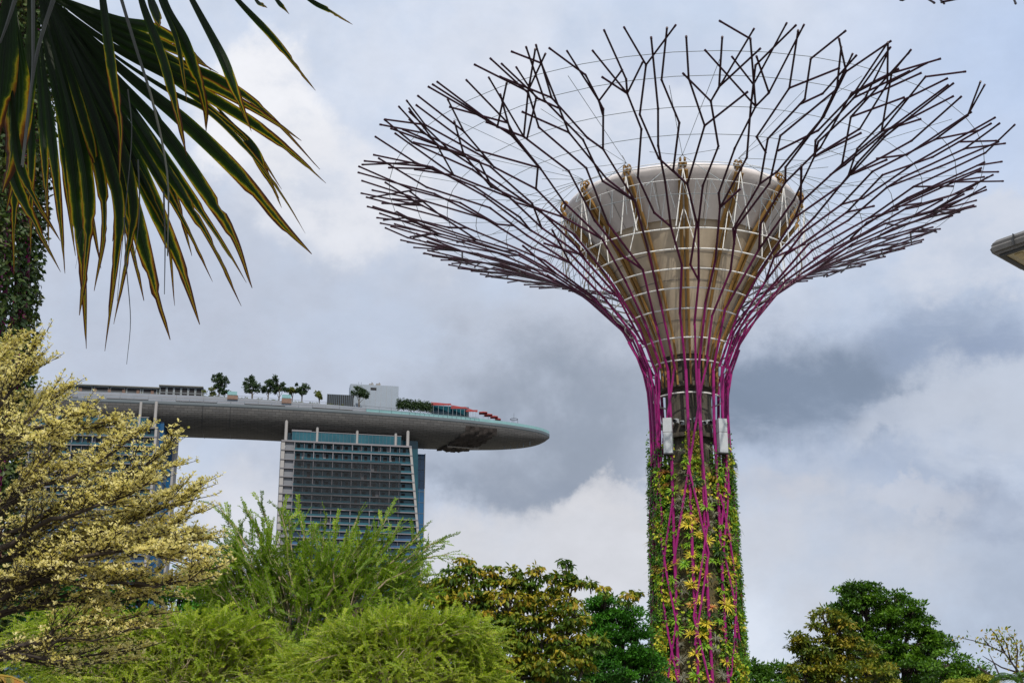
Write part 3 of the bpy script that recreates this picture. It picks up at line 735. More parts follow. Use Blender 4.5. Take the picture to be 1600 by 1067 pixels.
roof_tree('tallest roof tree, airy round puffs of dark foliage beside the pavilion', 342, 620, [(345, 586, 5), (338, 592, 5.5), (350, 594, 4.5), (336, 602, 4), (344, 602, 4), (351, 599, 4), (346, 608, 3), (341, 589, 4)])
roof_tree('broad dark roof tree with a topknot, left of the paired trees', 394, 620, [(394, 591, 5), (386, 603, 6), (398, 600, 7), (403, 606, 6), (391, 608, 6), (384, 598, 4)])
roof_tree('left one of the two tall dark roof trees standing close together', 419, 621, [(424, 596, 5), (416, 601, 6), (421, 607, 6), (414, 611, 5), (427, 604, 5)])
roof_tree('right one of the two tall dark roof trees standing close together', 436, 621, [(434, 593, 5), (441, 599, 5), (436, 606, 6), (443, 610, 5), (431, 612, 4)])
roof_tree('small dark round roof tree next to the lime one', 472, 621, [(470, 606, 5.5), (476, 607, 5), (472, 613, 4.5), (467, 610, 4)])
roof_tree('small lime-yellow roof tree', 457, 621, [(455, 608, 4), (460, 610, 4), (454, 613, 3)], m=M_RLIME)
roof_tree('tiny green roof tree left of the black box', 499, 624, [(499, 616, 4), (497, 618, 3), (502, 619, 3)], m=M_RLIME)
roof_tree('low lime shrub under the tallest roof tree', 329, 620, [(327, 612, 4.5), (332, 614, 4)], m=M_RLIME, name='roof_shrub')
roof_tree('low dark shrub right of the tallest roof tree', 350, 620, [(348, 613, 4.5), (353, 613, 4)], name='roof_shrub')
roof_tree('grey-green roof tree standing against the white plant room', 561, 624, [(560, 610, 6), (567, 614, 5), (555, 614, 5), (562, 617, 5), (572, 619, 4)])
hd = MB()
for px in np.arange(622, 673, 2.2):
    Y, i = roofY(px); Y -= 13; q = P(px, 631 + (px - 622) * .10, Y); bush_leaves(hd, q, (1.3, 1.6, 3.0 + .8 * math.sin(px)), 150, .8)
tag(hd.build('hedge', M_RLEAF, None, loc=P(648, 634, 740)), 'clipped dark hedge on the deck beside the red awnings', 'hedge')
fl = MB()
for px in np.arange(318, 540, 2.5):
    Y, i = roofY(px); Y = cy_[i] - hw_[i] + 4; q = P(px, 620, Y); q.z = rim_z(tt[i]) + par(i) + .3; 
    if rng.random() < .92: bush_leaves(fl, q, (1.3, .9, rng.uniform(.5, 1.3)), 34, .6)
tag(fl.build('planting', M_RLIME, None, loc=P(420, 620, 715)), 'low green planting along the deck parapet', 'planting', kind='stuff')
def roof_box(name, label, cat, xa, xb, ytop, ybot, dep, m, back=8, extra=None, group=None):
    Y, i = roofY((xa + xb) / 2); Y -= back; a, b = P(xa, ytop, Y), P(xb, ytop, Y); z0 = tz(i) - .04; zt = (a.z + b.z) / 2; yaw = math.atan2(ty[i], tx[i])
    root = thing(name, label, cat, ((a.x + b.x) / 2, Y, z0), group); c = root.location; w = abs(b.x - a.x) / math.cos(yaw)
    mb = MB(); mb.box((c.x, c.y + dep / 2, (z0 + zt) / 2), (w, dep, zt - z0), yaw); mb.build('wall', m, root)
    if extra: extra(root, c, w, z0, zt, yaw)
    return root
M_CUBE = mat('plant_room_panel', (.21, .25, .30), .5, var=.05, scale=.3)
def cube_extra(root, c, w, z0, zt, yaw):
    mb = MB(); mb.box((c.x + .3, c.y - .05, zt - 2.2), (3.2, .2, 1.4), yaw); mb.build('window', M_VOID, root)
    mb = MB()
    for k in range(1, 9): mb.box((c.x - w / 2 + k * w / 9, c.y - .03 + (k - 4.5) * w / 9 * math.tan(yaw), (z0 + zt) / 2), (.08, .1, zt - z0 - .2), yaw)
    mb.box((c.x, c.y - .02, zt - 1.2), (w - .2, .1, .08), yaw); mb.build('panel_seam', M_CRANE, root)
    for dx in (-1.2, 2.6):
        mb = MB(); mb.box((c.x + dx, c.y + 2, zt + .55), (2.4, 2, 1.1), yaw); mb.tube([(c.x + dx + .6, c.y + 2, zt + 1), (c.x + dx + .6, c.y + 2, zt + 1.9)], .3, 8); mb.build('vent', M_CRANE, root)
    for dx in (-8, -6.6, -1): 
        mb = MB(); mb.tube([(c.x + dx, c.y + 1, zt), (c.x + dx, c.y + 1, zt + 2)], .07, 4); mb.build('mast', M_DARK, root)
roof_box('plant_room', 'white panelled plant room with one dark window and roof vents', 'plant room', 546, 620, 601.5, 0, 9, M_CUBE, 4, cube_extra)
def slat_extra(root, c, w, z0, zt, yaw):
    mb = MB()
    for k in range(14): mb.box((c.x - w / 2 + (k + .5) * w / 14, c.y - .1 + (k - 6.5) * w / 14 * math.tan(yaw), (z0 + zt) / 2), (.3, .2, zt - z0), yaw)
    mb.build('louvre', M_MULL, root)
roof_box('screen_enclosure', 'black louvred enclosure beside the white plant room', 'enclosure', 511, 551, 616.5, 0, 5, M_VOID, 13, slat_extra)
def glass_extra(root, c, w, z0, zt, yaw):
    mb = MB(); mb.box((c.x, c.y - .1, zt + .95), (w * .9, .15, 1.9), yaw); mb.build('glass_screen', M_GLSB, root)
roof_box('stair_hut', 'brown timber hut with a glass screen, left of the broad roof tree', 'hut', 355, 371, 617, 0, 2.5, M_PINK, 18, glass_extra, 'timber huts at the deck edge')
roof_box('stair_hut', 'brown timber hut with a glass screen, right of the paired roof trees', 'hut', 440, 455, 622, 0, 2.5, M_PINK, 18, glass_extra, 'timber huts at the deck edge')
M_RED = mat('red_canvas', (.24, .026, .024), .7, var=.12, scale=.5)
M_DOME = mat('grey_dome', (.20, .22, .21), .6, var=.1, scale=.3)
def awning(label, xa, ya, xb, yb, Yo):
    Y, i = roofY((xa + xb) / 2); Y -= Yo; a, b = P(xa, ya, Y), P(xb, yb, Y + .0)
    root = thing('awning', label, 'awning', (*((a + b) / 2).xy, tz(i)), 'red awnings over the deck bar')
    mb = MB(); V = [a, b, b + Vector((0, -3.4, -1.3)), a + Vector((0, -3.4, -1.3))]; V2 = [v - Vector((0, 0, .22)) for v in V]
    mb.hexa([V2[3], V2[2], V2[1], V2[0], V[3], V[2], V[1], V[0]]); mb.hexa([v - Vector((0, .02, .9)) if k < 2 else v - Vector((0, .02, 0)) for k, v in enumerate([V2[3], V2[2], V2[2] + Vector((0, .12, 0)), V2[3] + Vector((0, .12, 0)), V2[3], V2[2], V2[2] + Vector((0, .12, 0)), V2[3] + Vector((0, .12, 0))])]) if False else None
    mb.box((a + b) / 2 + Vector((0, -3.45, -1.75)), ((b - a).length * .99, .1, 1.0), 0, 0); mb.build('canvas', M_RED, root)
    for k in range(4):
        q = a.lerp(b, (k + .5) / 4) + Vector((0, -3.2, -1.5)); mb = MB(); mb.tube([q, (q.x, q.y, tz(i))], .1, 5); mb.build('post', M_PFRAME, root)
awning('longest red awning, running from the hedge under the grey dome', 674, 628, 705, 631, 10)
awning('middle red awning right of the grey dome', 705, 632.5, 729, 637, 9.5)
awning('last red awning before the red parasols', 728, 636.5, 746, 642.5, 9)
Y, i = roofY(700); Y -= 5; mb = MB(); a, b = P(677, 629, Y), P(722, 634, Y)
V = []; n = 16
for k in range(n + 1):
    u = k / n; q = a.lerp(b, u); h = 2.6 * math.sin(math.pi * min(1, u * 1.02)) ** .6 * (1 - .3 * u)
    for w in range(7): e = w / 6; V.append((q.x, q.y - 4 + 9 * e, deck_z(700) + 2.3 - u * 1.2 + h * math.sin(math.pi * e) ** .5))
mb.add(V, [(k * 7 + w, k * 7 + w + 1, (k + 1) * 7 + w + 1, (k + 1) * 7 + w) for k in range(n) for w in range(6)])
mb.box(((a.x + b.x) / 2, Y, deck_z(700) + 1.0), (b.x - a.x, 7, 2.4), .1)
mb.m = 1
a2, b2 = P(674, 640, Y - 4), P(748, 648, Y - 2)
zt_ = P(711, 636, Y).z; mb.box(((a2.x + b2.x) / 2 - 3, Y - .5, (zt_ + deck_z(700)) / 2), ((b2.x - a2.x) * .8, 3, zt_ - deck_z(700)), .2)
tag(mb.build('domed_bar', [M_DOME, M_GLASS], None, loc=((a.x + b.x) / 2, Y, deck_z(700)), smooth=False), 'low grey domed bar pavilion behind the red awnings', 'bar pavilion')
lab = ['red square parasol nearest the awnings', 'second red parasol from the awnings, a little lower', 'third red parasol from the awnings', 'small red parasol closest to the pointed bow']
for k, (px, py, r) in enumerate([(755, 645, 2.3), (763, 648.5, 2.3), (772, 651.5, 2.1), (778, 655, 1.6)]):
    Y, i = roofY(px); Y -= 7; c = P(px, py, Y); z0 = tz(i); root = thing('parasol', lab[k], 'parasol', (c.x, c.y, z0), 'red parasols near the bow')
    mb = MB(); ap = c + Vector((0, 0, .9)); cr = [c + Vector((sx * r, sy_ * r, 0)) for sx, sy_ in ((-1, -1), (1, -1), (1, 1), (-1, 1))]
    for q in range(4): mb.add([ap, cr[q], cr[(q + 1) % 4], ap], [(0, 1, 2, 3)]); mb.add([cr[q], cr[q] - Vector((0, 0, .35)), cr[(q + 1) % 4] - Vector((0, 0, .35)), cr[(q + 1) % 4]], [(0, 1, 2, 3)])
    mb.build('canopy', M_RED, root); mb = MB(); mb.tube([ap, (c.x, c.y, z0)], .09, 6); mb.build('pole', M_PFRAME, root)
# ring sculpture and mast near the bow
c = P(803, 655, roofY(803)[0] - 1); z0 = deck_z(803); root = thing('ring_beacon', 'dark metal ring round a thin mast near the bow', 'ring mast', (c.x, c.y, z0))
mb = MB(); mb.tube([(c.x + 2.1 * math.cos(a), c.y + 2.1 * math.sin(a), P(803, 655, c.y).z) for a in np.linspace(0, 2 * math.pi, 24, endpoint=False)], .16, 5, True); mb.build('ring', M_DARK, root)
mb = MB(); mb.tube([(c.x, c.y, z0), (c.x, c.y, P(803, 645, c.y).z)], [.14, .06], 5); mb.build('mast', M_DARK, root)
mb = MB()
for a in (0, 2.1, 4.2): mb.tube([(c.x + 2.1 * math.cos(a), c.y + 2.1 * math.sin(a), P(803, 655, c.y).z), (c.x + 2.0 * math.cos(a), c.y + 2.0 * math.sin(a), z0)], .08, 4)
mb.build('leg', M_DARK, root)
# visitors at the glass balustrade, two pixels wide each
def person_mesh(nm, m):
    mb = MB()
    body = [(.0, .0, .0), ]
    rings = [(.10, .09, .86), (.20, .13, .92), (.19, .12, 1.08), (.23, .13, 1.38), (.16, .11, 1.47), (.06, .06, 1.50), (.06, .06, 1.55), (.10, .11, 1.62), (.10, .11, 1.70), (.04, .05, 1.77)]
    an = np.arange(8) * math.pi / 4; V = np.array([(rx * math.cos(a), ry * math.sin(a), z) for rx, ry, z in rings for a in an]); F = [(i * 8 + j, i * 8 + (j + 1) % 8, (i + 1) * 8 + (j + 1) % 8, (i + 1) * 8 + j) for i in range(len(rings) - 1) for j in range(8)]
    mb.add(V, F)
    for s in (-1, 1):
        mb.tube([(s * .10, 0, .95), (s * .11, .02, .5), (s * .11, 0, .06), (s * .11, -.12, .03)], [.10, .075, .05, .04], 6)
        mb.tube([(s * .20, 0, 1.40), (s * .27, -.03, 1.12), (s * .20, -.24, 1.02)], [.055, .045, .035], 6)
    o = mb.build('person', m, None, smooth=True); return o
cloth = [mat('dark_clothes', (.03, .03, .035), .9), mat('white_clothes', (.55, .55, .55), .9), mat('brown_clothes', (.22, .10, .05), .9)]
lbls = ['person in dark clothes standing at the glass edge of the roof deck', 'person in white clothes standing at the glass edge of the roof deck', 'person in brown clothes standing at the glass edge of the roof deck']
protos = [None] * 3; gr = ['visitors in dark clothes', 'visitors in white clothes', 'visitors in brown clothes']
rs = random.Random(5)
for k in range(44):
    px = rs.choice([rs.uniform(625, 780), rs.uniform(784, 852), rs.uniform(800, 854)]); i = min(range(len(tt)), key=lambda q: abs(800 + FPX * (cx_[q] + nx[q] * hw_[q]) / ((cy_[q] + ny[q] * hw_[q]) * .965) - px)); j = rs.choice((0, 0, 0, 0, 1, 1, 2))
    if hw_[i] < 2: continue
    if protos[j] is None: protos[j] = person_mesh('person', cloth[j]); o = protos[j]
    else: o = protos[j].copy(); COL.objects.link(o)
    x, y, z = deck_pt(i, hw_[i] - rs.uniform(.7, 1.2), rim_z(tt[i]) + 1.66); o.location = (x + rs.uniform(-.8, .8), y, z); o.rotation_euler = (0, 0, rs.uniform(-.6, .6)); s = rs.uniform(.97, 1.06); o.scale = (s, s, s)
    tag(o, lbls[j], 'person', gr[j])
# ------------------------------------------------------------------ planting on the trunk
AX2 = (-17.45, 40.0, 0.0); AX3 = (21.9, 38.75, 0.0)
F2 = Funnel(AX2, .92)
tree2 = thing('steel_tree_tower', 'planted steel tree trunk at the left edge, seen behind the palm and cream-leaved tree', 'tower', AX2)
mb = MB(); mb.rev([(1.95, 0), (1.95, 30), (1.9, 33)], AX2, 32); mb.build('planted_core', M_PANEL, tree2, smooth=True)
steel_branches(F2, tree2, 23, 14, .2)
F3 = Funnel(AX3, .80)
tree3 = thing('steel_tree_tower', 'steel tree whose rod tips poke in at the top right corner', 'tower', AX3)
mb = MB(); mb.rev([(1.6, 0), (1.5, 29)], AX3, 24); mb.build('planted_core', M_PANEL, tree3, smooth=True)
steel_branches(F3, tree3, 5, 14, .2)

def lm(name, cols, tr=.3, rough=.5): return mat(name, cols, rough, tint=True, transl=tr, spec=.35)
M_BY = lm('bromeliad_yellow', [(.20, .24, .012), (.55, .46, .03), (.78, .62, .07), (.42, .40, .03)])
M_BL = lm('bromeliad_lime', [(.06, .18, .01), (.14, .32, .015), (.28, .45, .03), (.06, .15, .015)])
M_BR = lm('bromeliad_red', [(.40, .05, .03), (.52, .16, .05), (.55, .40, .10), (.24, .26, .04)])
M_BG = lm('air_plant_grey', [(.14, .14, .10), (.22, .22, .16), (.17, .18, .11)], .15)
M_BF = lm('fern_dark', [(.015, .045, .012), (.03, .075, .018), (.05, .10, .02)])
M_IVY = lm('creeper_leaf', [(.010, .04, .006), (.04, .14, .008), (.10, .28, .014), (.26, .38, .025)], .32)
M_MOSS = lm('yellow_moss', [(.16, .17, .02), (.36, .33, .04), (.24, .28, .04)], .2)
def rosette(name, m, nleaf, L, w, up, droop, seed, thin=False):
    """strap leaves arching out of one cup; +Z is the outward axis"""
    rs = np.random.default_rng(seed); mb = MB()
    for i in range(nleaf):
        a = i * 2.39996 + rs.uniform(-.3, .3); el = up * rs.uniform(.45, 1.25); l = L * rs.uniform(.65, 1.15)
        pts = []; p = np.zeros(3); e = el
        for k in range(5):
            pts.append(p.copy()); d = np.array([math.cos(a) * math.cos(e), math.sin(a) * math.cos(e), math.sin(e)]); p = p + d * l / 4; e -= droop * rs.uniform(.7, 1.2)
        pts = np.array(pts); side = np.array([-math.sin(a), math.cos(a), 0]); ws = np.array([.55, 1, .9, .6, .05]) * w / 2
        V = np.stack([pts - side * ws[:, None], pts + side * ws[:, None]], 1).reshape(-1, 3)
        t0 = rs.uniform(0, .25); mb.add(V, [(2 * k, 2 * k + 1, 2 * k + 3, 2 * k + 2) for k in range(4)], [min(1, t0 + .22 * k) for k in range(4)])
    return mb.build(name, m)
PLANTS = [('bromeliad', M_BY, 30, .56, .065, .95, .40, 'yellow bromeliad rosette on the planted trunk of the tall steel tree', 'yellow bromeliads on the trunk'),
          ('bromeliad', M_BL, 28, .52, .065, .95, .42, 'lime green bromeliad rosette on the planted trunk of the tall steel tree', 'lime bromeliads on the trunk'),
          ('bromeliad', M_BR, 26, .50, .06, .95, .36, 'red-hearted bromeliad rosette on the planted trunk of the tall steel tree', 'red-hearted bromeliads on the trunk'),
          ('air_plant', M_BG, 26, .50, .03, .9, .38, 'wispy grey air plant on the planted trunk of the tall steel tree', 'grey air plants on the trunk'),
          ('fern', M_BF, 18, .70, .09, .7, .36, 'dark green drooping fern on the planted trunk of the tall steel tree', 'dark ferns on the trunk')]
def place_plants(F, cnts, kinds, th0, th1, z0, z1, seed, inset, weight=None, scl=(.8, 1.35)):
    rs = random.Random(seed); pts = []
    for (nm, m, nl, L, w, up, dr, lab, grp), n in zip(kinds, cnts):
        src = None
        for i in range(n):
            for _ in range(60):
                th, z = rs.uniform(th0, th1), rs.uniform(z0, z1)
                if weight and rs.random() > weight(th, z, nm, m): continue
                if all((abs(z - b) > .5 or abs(th - a) * 2.7 > .5) for a, b in pts): break
            pts.append((th, z)); r = float(np.interp(z, F.p[:, 1], F.p[:, 0])) - inset
            if src is None: src = o = rosette(nm, m, nl, L, w, up, dr, seed + len(pts))
            elif i % 12 == 5: src = o = rosette(nm, m, nl + rs.choice((-4, 0, 5)), L * rs.uniform(.85, 1.15), w, up * rs.uniform(.8, 1.2), dr * rs.uniform(.7, 1.5), seed + i + 77)
            else: o = src.copy(); COL.objects.link(o)
            out = Vector((math.cos(th), math.sin(th), rs.uniform(.5, 1.5))).normalized()
            q = out.to_track_quat('Z', 'Y') @ Matrix.Rotation(rs.uniform(0, 6.28), 3, 'Z').to_quaternion()
            o.rotation_mode = 'QUATERNION'; o.rotation_quaternion = q; s = rs.uniform(*scl); o.scale = (s, s, s)
            o.location = F.at_rz(th, r, z); tag(o, lab, 'plant', grp)
def wgt(th, z, nm, m):
    c = (math.cos(th * 8 + .6) * .5 + .5)                                # planted bays and bare strips between them
    if nm == 'air_plant': return 1 - c
    if m is M_BY: return c * (1.0 if z < 21 else .15) * (1.2 if math.cos(th) < .05 else .45)
    return max(c, .8 if abs(math.cos(th)) > .8 else 0) * (1 if z < 24.6 else .4)
place_plants(F1, (66, 108, 44, 44, 34), PLANTS, -math.pi - .3, .3, 6.4, 25.6, 31, -.05, wgt, (.75, 1.5))
place_plants(F1, (16, 14, 6, 6, 24), PLANTS, -math.pi - .32, -math.pi + .45, 6.0, 25.0, 131, -.12, None, (.9, 1.6))
place_plants(F1, (10, 14, 6, 6, 24), PLANTS, -.45, .32, 6.0, 25.0, 132, -.12, None, (.9, 1.6))
PL2 = [(a, b, c, d, e, f, g_, 'lime strap-leaved plant on the trunk at the left edge', 'lime plants on the left trunk') if i == 0 else (a, b, c, d, e, f, g_, 'dark fern on the trunk at the left edge', 'ferns on the left trunk') for i, (a, b, c, d, e, f, g_, _, _) in enumerate((PLANTS[1], PLANTS[4]))]
place_plants(F2, (26, 40), PL2, -1.9, .25, 4.0, 31.0, 47, .0, None, (.55, .9))
def creeper(F, label, loc, n, th0, th1, z0, z1, size, dens, m, inset=.45, depth=.45, seed=3):
    rs = np.random.default_rng(seed); th = rs.uniform(th0, th1, n); z = rs.uniform(z0, z1, n)
    keep = rs.random(n) < dens(th, z); th, z = th[keep], z[keep]; n = len(th)
    r = np.interp(z, F.p[:, 1], F.p[:, 0]) - inset - (.38 * np.clip(1 - np.abs(np.cos(th)) * 1.15, 0, 1) if F is F1 else 0) + rs.random(n) ** 1.5 * depth + (np.clip(16 - z, 0, 10) * .025 * np.abs(np.cos(th)) if F is F1 else 0)
    q = np.stack([F.ax[0] + r * np.cos(th), F.ax[1] + r * np.sin(th), z], 1); out = np.stack([np.cos(th), np.sin(th), np.full(n, .2)], 1)
    T = unit(rs.normal(size=(n, 3)) * .8 + np.array((0, 0, -.6)) + out * .3); V, Fq = leaf_geo(q, T, out + rs.normal(size=(n, 3)) * .5, size * rs.uniform(.6, 1.4, n), size * .7, .15)
    clump = .5 + .5 * np.sin(th * 9 + z * 1.3) * np.cos(z * 2.1 + th * 4); mb = MB(); mb.add(V, Fq, np.clip(clump * .6 + rs.random(n) * .45, 0, 1))
    return tag(mb.build('creeper', m, None, loc=loc), label, 'creeper', kind='stuff')
def dens1(th, z):
    c = np.cos(th * 8 + .6) * .5 + .5; k = np.clip(c * 1.3 - .12, .06, 1); side = np.abs(np.cos(th)) > .80
    k = np.where(side, np.maximum(k, .85), k); gap = (np.sin(z * 1.05 + np.floor((th * 8 + .6) / (2 * math.pi)) * 2.4) * .5 + .5)
    k = np.where(side, k, k * np.clip(.10 + 1.0 * gap, 0, 1)); return k * np.clip((26.3 - z + 1.3 * np.sin(th * 16) + .9 * np.sin(th * 7.3)) / 1.8, 0, 1)
creeper(F1, 'small-leaved green creeper clothing the trunk of the tall steel tree', AX, 60000, -math.pi - .35, .35, 6.0, 27.4, .17, dens1, M_IVY, .12, .62)
creeper(F1, 'broad yellow-green leaves in patches among the bromeliads of the trunk', AX, 26000, -math.pi - .3, .3, 6.0, 26.0, .30, lambda th, z: dens1(th, z) * (np.sin(z * 1.7 + th * 5) > .1) * (np.abs(np.cos(th)) < .93), lm('trunk_broad_leaf', [(.05, .14, .008), (.16, .32, .012), (.36, .46, .02), (.68, .60, .05), (.24, .09, .03)]), .05, .5, 21)
creeper(F1, 'fuzzy yellow moss strip at the head of the planted trunk', AX, 2600, -1.62 - .19, -1.62 + .19, 20.5, 26.6, .16, lambda th, z: np.full(len(th), .9), M_MOSS, .0, .5, 9)
creeper(F1, 'grey-brown moss in the strips between the planted bays of the trunk', AX, 9000, -math.pi, 0, 6.0, 24.0, .15, lambda th, z: np.clip(.9 - (np.cos(th * 8 + .6) * .5 + .5) * 1.4, 0, 1), lm('grey_moss', [(.06, .06, .035), (.11, .105, .06), (.16, .15, .08)], .15), .35, .3, 13)
creeper(F2, 'dark creeper clothing the trunk at the left edge', AX2, 44000, -1.9, .5, 2.0, 36.0, .19, lambda th, z: np.full(len(th), .9), lm('shaggy_creeper', [(.008, .02, .005), (.02, .05, .008), (.05, .085, .012), (.08, .06, .02)], .2), -.22, .42, 17)

# ------------------------------------------------------------------ trees
def broadleaf(name, label, base_px, Y, lobes, leaf, m, bark, ncl=1.0, per=70, crad=.9, group=None, droop=0.0, cat='tree', dY=.9, tr_r=.22, seed=1, hollow=.5):
    rs = np.random.default_rng(seed); s = mpp(Y, 1000)
    bx = P(base_px, 1067, Y).x; base = Vector((bx, Y, 0)); root = thing(name, label, cat, base, group)
    cr, tk = MB(), MB(); cs_, rr = [], []
    for (px, py, rx, ry, *w) in lobes:
        c = np.array(P(px, py, Y)); rad = np.array((rx * s, rx * s * dY, ry * s)); vol = rad.prod() ** (1 / 3)
        n = max(2, int(ncl * 9 * (rad[0] * rad[2] + rad[1] * rad[0]) / (crad ** 2 * 2.2)))
        d = unit(rs.normal(size=(n, 3))); q = c + d * rad * (hollow + (1 - hollow) * rs.random((n, 1)) ** .5)
        cs_.append(q); lc = Vector(c); fork = Vector((base.x + (c[0] - base.x) * .35, Y + (c[1] - Y) * .3, max(.8, c[2] * .55)))
        lim = [base + Vector((0, 0, .0)), base.lerp(fork, .6) + Vector((rs.uniform(-.1, .1), 0, .2)), fork, fork.lerp(lc, .55) + Vector((rs.uniform(-.3, .3), rs.uniform(-.3, .3), .1)), lc]
        big = rx > 11
        if big: tk.tube(lim, [tr_r, tr_r * .85, tr_r * .6, tr_r * .4, tr_r * .2], 6)
        for k in range(min(n, 22)):
            e = Vector(q[k]); mid = lc.lerp(e, .5) + Vector(rs.normal(size=3)) * .12 * vol; tk.tube([fork.lerp(lc, .7 if k % 2 and big else 1.0) if big else lc - Vector((0, 0, ry * s * 2.2)), mid, e], [tr_r * .22, tr_r * .14, tr_r * .06] if big else [.03, .022, .01], 4)
    C = np.concatenate(cs_); n = len(C); ct = rs.random(n); sz = crad * rs.uniform(.55, 1.25, n)
    idx = np.repeat(np.arange(n), per); N_ = len(idx); d = unit(rs.normal(size=(N_, 3))); d[:, 2] = np.abs(d[:, 2]) * .75 - .18
    q = C[idx] + d * sz[idx][:, None] * (rs.random((N_, 1)) ** .45) * np.array((1, 1, .72))
    T = unit(d * .8 + rs.normal(size=(N_, 3)) * .6 + np.array((0, 0, -droop))); Nn = unit(np.array((0, 0, 1.0)) + rs.normal(size=(N_, 3)) * .55 + d * .35)
    V, F = leaf_geo(q, T, Nn, leaf * rs.uniform(.6, 1.35, N_), leaf * .5 * rs.uniform(.8, 1.2, N_), .15)
    cr.add(V, F, np.clip(ct[idx] * .65 + rs.random(N_) * .40 - .02, 0, 1)); cr.build('crown', m, root); tk.build('trunk', bark, root, smooth=True); return root
M_L1 = lm('leaf_deep_green', [(.014, .040, .004), (.042, .115, .005), (.09, .21, .009), (.16, .30, .018)], .3)
M_L2 = lm('leaf_yellow_brown', [(.020, .045, .006), (.045, .10, .008), (.09, .17, .010), (.20, .24, .015), (.42, .34, .025), (.32, .18, .02)], .32)
M_L3 = lm('leaf_olive_bronze', [(.020, .05, .006), (.06, .11, .008), (.14, .18, .012), (.27, .26, .02), (.33, .24, .025)], .32)
M_L4 = lm('leaf_rain_tree', [(.015, .07, .006), (.04, .16, .008), (.08, .27, .014)], .3)
M_BARKD = mat('dark_bark', (.045, .034, .027), .9, var=.35, scale=6, bump=.5)
broadleaf('broadleaf_tree', 'domed deep green tree, the tallest of the far right trees', 1400, 120,
          [(1345, 928, 36, 18), (1318, 948, 22, 16), (1385, 938, 34, 20), (1420, 958, 26, 20), (1345, 960, 44, 24), (1400, 972, 46, 24), (1445, 985, 28, 26), (1460, 1015, 30, 26), (1425, 1010, 40, 26), (1375, 1012, 42, 28), (1330, 985, 28, 22), (1410, 1050, 70, 28)], .34, M_L1, M_BARKD, .62, 90, .80, tr_r=.4, seed=2, hollow=.45)
broadleaf('broadleaf_tree', 'bronze and yellow tree leaning against the domed green tree', 1290, 104,
          [(1290, 972, 26, 18), (1310, 990, 30, 22), (1262, 1000, 26, 20), (1285, 1018, 40, 24), (1255, 1032, 24, 24), (1330, 1025, 40, 28), (1345, 1055, 60, 24), (1270, 1055, 40, 22), (1308, 962, 16, 10)], .32, M_L3, M_BARKD, .72, 66, .72, droop=.5, seed=3, tr_r=.3)
broadleaf('broadleaf_tree', 'low dark tree sloping down on the right of the domed tree', 1490, 112, [(1480, 1040, 32, 24), (1510, 1052, 30, 18), (1535, 1062, 22, 12), (1490, 1066, 45, 20)], .32, M_L1, M_BARKD, .9, 60, .9, seed=4, tr_r=.25)
broadleaf('broadleaf_tree', 'low flat green tree just right of the planted trunk', 1200, 135, [(1185, 1043, 26, 13), (1215, 1052, 28, 12), (1240, 1060, 20, 10), (1205, 1066, 45, 15)], .36, M_L1, M_BARKD, 1.0, 60, 1.0, seed=5, tr_r=.25)
broadleaf('rain_tree', 'rounded bright green tree between the yellowing tree and the planted trunk', 960, 78,
          [(945, 948, 30, 15), (975, 962, 26, 18), (925, 965, 24, 18), (995, 985, 22, 24), (955, 985, 40, 24), (930, 1010, 30, 26), (985, 1020, 34, 30), (960, 1050, 60, 28), (1010, 1050, 24, 28)], .20, M_L4, M_BARKD, 1.1, 110, .62, seed=6, tr_r=.3, hollow=.5)
broadleaf('broadleaf_tree', 'yellowing brown-tinged tree with drooping leaves in front of the rounded green tree', 830, 60,
          [(735, 882, 10, 10), (729, 872, 6, 7), (765, 888, 8, 8), (808, 892, 8, 9), (842, 890, 7, 8), (870, 897, 6, 7), (885, 880, 5, 8), (905, 905, 6, 8), (923, 908, 6, 9), (945, 922, 6, 6), (982, 935, 8, 7), (990, 928, 5, 5), (735, 893, 14, 14), (700, 905, 26, 16), (755, 905, 24, 15), (790, 905, 22, 17), (828, 903, 16, 15), (668, 912, 20, 18), (862, 912, 18, 18), (888, 900, 8, 14), (893, 922, 14, 16), (720, 935, 44, 20), (790, 940, 42, 22), (850, 945, 34, 22), (895, 960, 26, 26), (690, 945, 30, 20), (740, 975, 50, 24), (820, 985, 50, 30), (880, 1000, 40, 30), (780, 1020, 60, 34), (870, 1045, 60, 30), (800, 1060, 80, 24), (930, 1010, 20, 16)],
          .27, M_L2, M_BARK, .80, 34, .44, droop=1.0, seed=7, tr_r=.20, hollow=.6)
broadleaf('broadleaf_tree', 'dark glossy tree glimpsed low behind the cream-leaved tree and the feathery trees', 250, 62,
          [(330, 925, 40, 18), (280, 930, 40, 20), (220, 925, 40, 18), (150, 930, 50, 22), (80, 935, 45, 22), (370, 950, 40, 22), (300, 960, 60, 24), (180, 965, 70, 26), (60, 970, 60, 28), (350, 985, 60, 20), (140, 1000, 120, 30), (20, 985, 40, 50)], .22, M_L4, M_BARKD, .8, 80, .7, seed=8, tr_r=.3)

